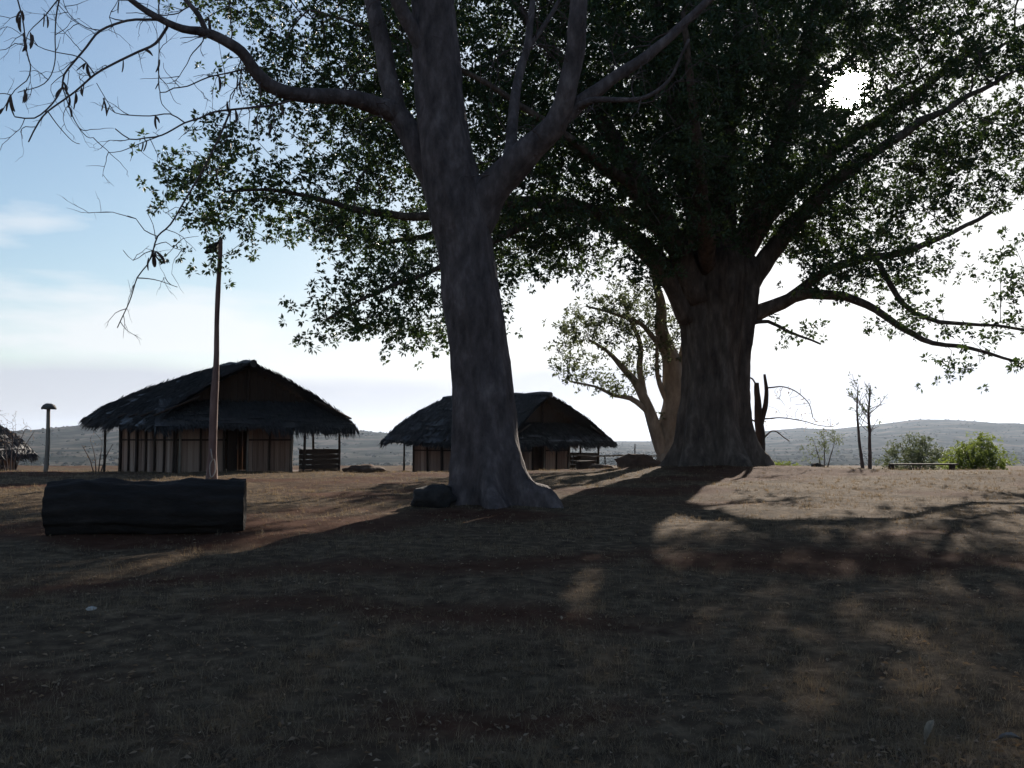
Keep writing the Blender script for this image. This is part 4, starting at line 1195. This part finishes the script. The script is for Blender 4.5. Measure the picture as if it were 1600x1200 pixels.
# curled dry leaves near the camera
def curled_leaf(label, px, Y, ln, wd, rz, tilt, mat, seed):
    nu, nv = 12, 7
    U, Vv = np.meshgrid(np.linspace(0, 1, nu), np.linspace(-1, 1, nv), indexing='ij')
    w = wd * np.sin(np.pi * np.clip(U * 0.96 + 0.02, 0, 1)) ** 0.75 * (1 - 0.25 * U)
    X = (U - 0.5) * ln; Yv = Vv * w / 2 * 0.8; Z = np.abs(Vv) ** 1.6 * w * 0.55 + 0.10 * ln * np.sin(U * 3.0) + 0.006 * fbm(U * 6, Vv * 3, seed, 2, seed)
    P = np.stack([X, Yv, Z], -1).reshape(-1, 3)
    Q = np.array([(i * nv + j, (i + 1) * nv + j, (i + 1) * nv + j + 1, i * nv + j + 1) for i in range(nu - 1) for j in range(nv - 1)])
    V2 = np.concatenate([P, P + np.array((0, 0, 0.0012))])
    Q2 = np.concatenate([Q[:, ::-1], Q + len(P)])
    x, y, z = gpt(px, Y)
    root = thing('dry_leaf', label, 'leaf', (x, y, z + 0.012), rz)
    b = link('blade', mesh_np('blade', V2, [Q2], True, [mat]), root); b.rotation_euler = (0.15, tilt, 0)
    b.location = (0, 0, abs(math.sin(tilt)) * ln / 2)
    mb = MB(); t = np.linspace(0, 1, 5)
    tube(mb, np.stack([-0.5 * ln - 0.05 * t, 0 * t, 0.004 - 0.012 * t], -1), np.full(5, 0.0018), 5)
    s_ = link('stalk', mb.mesh('stalk', M['rope']), b)
    return root


M['leaf_litter_pale'] = surf('pale_dead_leaf', [(0.3, (0.20, 0.145, 0.095)), (0.7, (0.34, 0.27, 0.19))], 20, (1, 1, 1), 0.8, 0.4, 0.003, 80)
M['leaf_litter_grey'] = surf('grey_dead_leaf', [(0.3, (0.13, 0.12, 0.11)), (0.7, (0.24, 0.22, 0.21))], 20, (1, 1, 1), 0.8, 0.4, 0.003, 80)
curled_leaf('pale curled dead leaf standing up from the reddish litter', 1440, 5.15, 0.16, 0.055, R(48), R(-30), M['leaf_litter_pale'], 501)
curled_leaf('flat grey dead leaf lying apart from the reddish litter', 1562, 5.2, 0.13, 0.045, R(-12), R(-5), M['leaf_litter_grey'], 502)

# ------------------------------------------------------------------ grass and litter
n = 400000
yy = np.exp(rng.uniform(math.log(2.2), math.log(46), n)); xx = yy * rng.uniform(-0.66, 0.66, n) + rng.normal(0, 0.6, n)
keep = rng.uniform(size=n) > 0.85 * bare_mask(xx, yy) * sstep(45, 15, yy) + 0.0
clump = fbm(xx * 2.3, yy * 2.3, 0, 3, 44)
keep &= rng.uniform(size=n) < 0.62 + 0.6 * clump
yy, xx, clump = yy[keep], xx[keep], clump[keep]; n = len(yy)
base = np.stack([xx, yy, ground_z(xx, yy) - 0.004], -1)
d = unit(n); d[:, 2] = np.abs(d[:, 2]) * rng.uniform(0.15, 0.9, n); d /= np.linalg.norm(d, axis=1, keepdims=True)
ln = rng.uniform(0.03, 0.085, n) * (1 + 0.5 * clump) * (1 + 0.012 * yy)
wd = np.maximum(0.003, 0.00035 * yy) * rng.uniform(0.7, 1.4, n)
s = np.cross(d, (0, 0, 1.0)); s /= np.linalg.norm(s, axis=1, keepdims=True) + 1e-9
V = np.stack([base - s * wd[:, None] / 2, base + s * wd[:, None] / 2, base + d * ln[:, None]], 1).reshape(-1, 3)
Fq = np.arange(3 * n).reshape(-1, 3)
# loose tufts standing a little higher
m = 14000
ty = np.exp(rng.uniform(math.log(3.0), math.log(42), m)); tx = ty * rng.uniform(-0.64, 0.64, m)
tk = (rng.uniform(size=m) > bare_mask(tx, ty) * 0.8) & (fbm(tx * 0.9, ty * 0.9, 0, 3, 47) > -0.1)
ty, tx = ty[tk], tx[tk]; m = len(ty); kb = 14
bx_ = np.repeat(tx, kb) + rng.normal(0, 0.03, m * kb); by_ = np.repeat(ty, kb) + rng.normal(0, 0.03, m * kb)
tb = np.stack([bx_, by_, ground_z(bx_, by_) - 0.005], -1)
td = unit(m * kb) * 0.75 + np.array((0, 0, 0.85)); td /= np.linalg.norm(td, axis=1, keepdims=True)
tl = np.repeat(rng.uniform(0.04, 0.12, m), kb) * rng.uniform(0.5, 1.2, m * kb)
tw_ = np.maximum(0.0035, 0.0004 * by_)
ts = np.cross(td, (0, 0, 1.0)); ts /= np.linalg.norm(ts, axis=1, keepdims=True) + 1e-9
V = np.concatenate([V, np.stack([tb - ts * tw_[:, None] / 2, tb + ts * tw_[:, None] / 2, tb + td * tl[:, None]], 1).reshape(-1, 3)])
Fq = np.arange(len(V)).reshape(-1, 3)
link('dry_grass', mesh_np('dry_grass', V, Fq, False, [M['straw']]), None, 'short dry straw covering the ground', 'grass', None, 'stuff')

n = 9000
yy = np.exp(rng.uniform(math.log(2.4), math.log(30), n)); xx = yy * rng.uniform(-0.64, 0.64, n)
extra = 500
ex = rng.normal(0, 0.45, (extra, 2)) * np.array((1.1, 0.6)) + np.array((1.95, 4.55))
xx = np.concatenate([xx, ex[:, 0]]); yy = np.concatenate([yy, ex[:, 1]]); n = len(xx)
base = np.stack([xx, yy, ground_z(xx, yy) + 0.012], -1)
d = unit(n); d[:, 2] *= 0.25; d /= np.linalg.norm(d, axis=1, keepdims=True)
V, Fq = leaf_arrays(base, d, rng.uniform(0.02, 0.06, n), rng.uniform(0.012, 0.028, n), 0.3)
link('leaf_litter', mesh_np('leaf_litter', V, Fq, False, [M['leaf_dry']]), None, 'scattered small dead leaves on the ground', 'leaf litter', None, 'stuff')

# pale flowers of the weed
W_ = [o for o in col.objects if o.name.startswith('weed')][0]
flm = MB()
a6 = np.arange(6) * math.pi / 3
flm.add(np.concatenate([[[0, 0, 0.004]], np.stack([0.016 * np.cos(a6), 0.016 * np.sin(a6), 0.01 + 0 * a6], -1), [[0, 0, -0.006]]]),
        t=np.array([(0, 1 + i, 1 + (i + 1) % 6) for i in range(6)] + [(7, 1 + (i + 1) % 6, 1 + i) for i in range(6)]))
fme = flm.mesh('flower', M['flower'])
for i in range(14):
    o = link('flower', fme, W_)
    px = random.choice((655, 668, 690, 705)) + random.gauss(0, 7)
    p = at(px, 812 + random.uniform(0, 30), 16.15)
    o.location = Vector(p) - W_.location; o.rotation_euler = (random.uniform(0.3, 1.4), 0, random.uniform(-1, 1))

# far scrub on the slopes
n = 9000
az = rng.uniform(-0.62, 0.62, n); rr = np.exp(rng.uniform(math.log(420), math.log(2600), n))
xx, yy = rr * np.sin(az), rr * np.cos(az)
ok = fbm(xx / 140, yy / 140, 0, 3, 61) > -0.15
xx, yy = xx[ok], yy[ok]; n = len(xx)
zz = ground_z(xx, yy)
ico = np.array([(0, 0, 1.0), *[(0.9 * math.cos(a), 0.9 * math.sin(a), 0.35) for a in np.arange(5) * 1.2566], *[(0.7 * math.cos(a + .6), 0.7 * math.sin(a + .6), -0.5) for a in np.arange(5) * 1.2566]])
icf = np.array([(0, 1 + i, 1 + (i + 1) % 5) for i in range(5)] + [(1 + i, 6 + i, 1 + (i + 1) % 5) for i in range(5)] + [(6 + i, 6 + (i + 1) % 5, 1 + (i + 1) % 5) for i in range(5)])
sz = rng.uniform(0.7, 2.3, n) * rng.uniform(0.5, 1.2, n)
V = (ico[None] * sz[:, None, None] * np.array((1.3, 1.3, 0.8)) * rng.uniform(0.7, 1.3, (n, 11, 1)) + np.stack([xx, yy, zz + sz * 0.3], -1)[:, None]).reshape(-1, 3)
Fq = (icf[None] + (np.arange(n) * 11)[:, None, None]).reshape(-1, 3)
link('hill_scrub', mesh_np('hill_scrub', V, Fq, True, [M['scrub']]), None, 'far scrub scattered over the hazy hills', 'scrub', None, 'stuff')

# ------------------------------------------------------------------ haze
mb = MB(); box(mb, (0, 0, 25), (13400, 13400, 170))
me = mb.mesh('haze', bpy.data.materials.new('haze'))
hm = me.materials[0]; hm.use_nodes = True
t = hm.node_tree; t.nodes.clear()
pv = t.nodes.new('ShaderNodeVolumePrincipled'); pv.inputs['Color'].default_value = (0.70, 0.82, 1.0, 1); pv.inputs['Density'].default_value = 0.00008
pv.inputs['Anisotropy'].default_value = 0.4
ho = t.nodes.new('ShaderNodeOutputMaterial'); t.links.new(pv.outputs[0], ho.inputs['Volume'])
link('haze', me, None, 'thin pale haze in the air over the valley', 'haze', None, 'stuff')
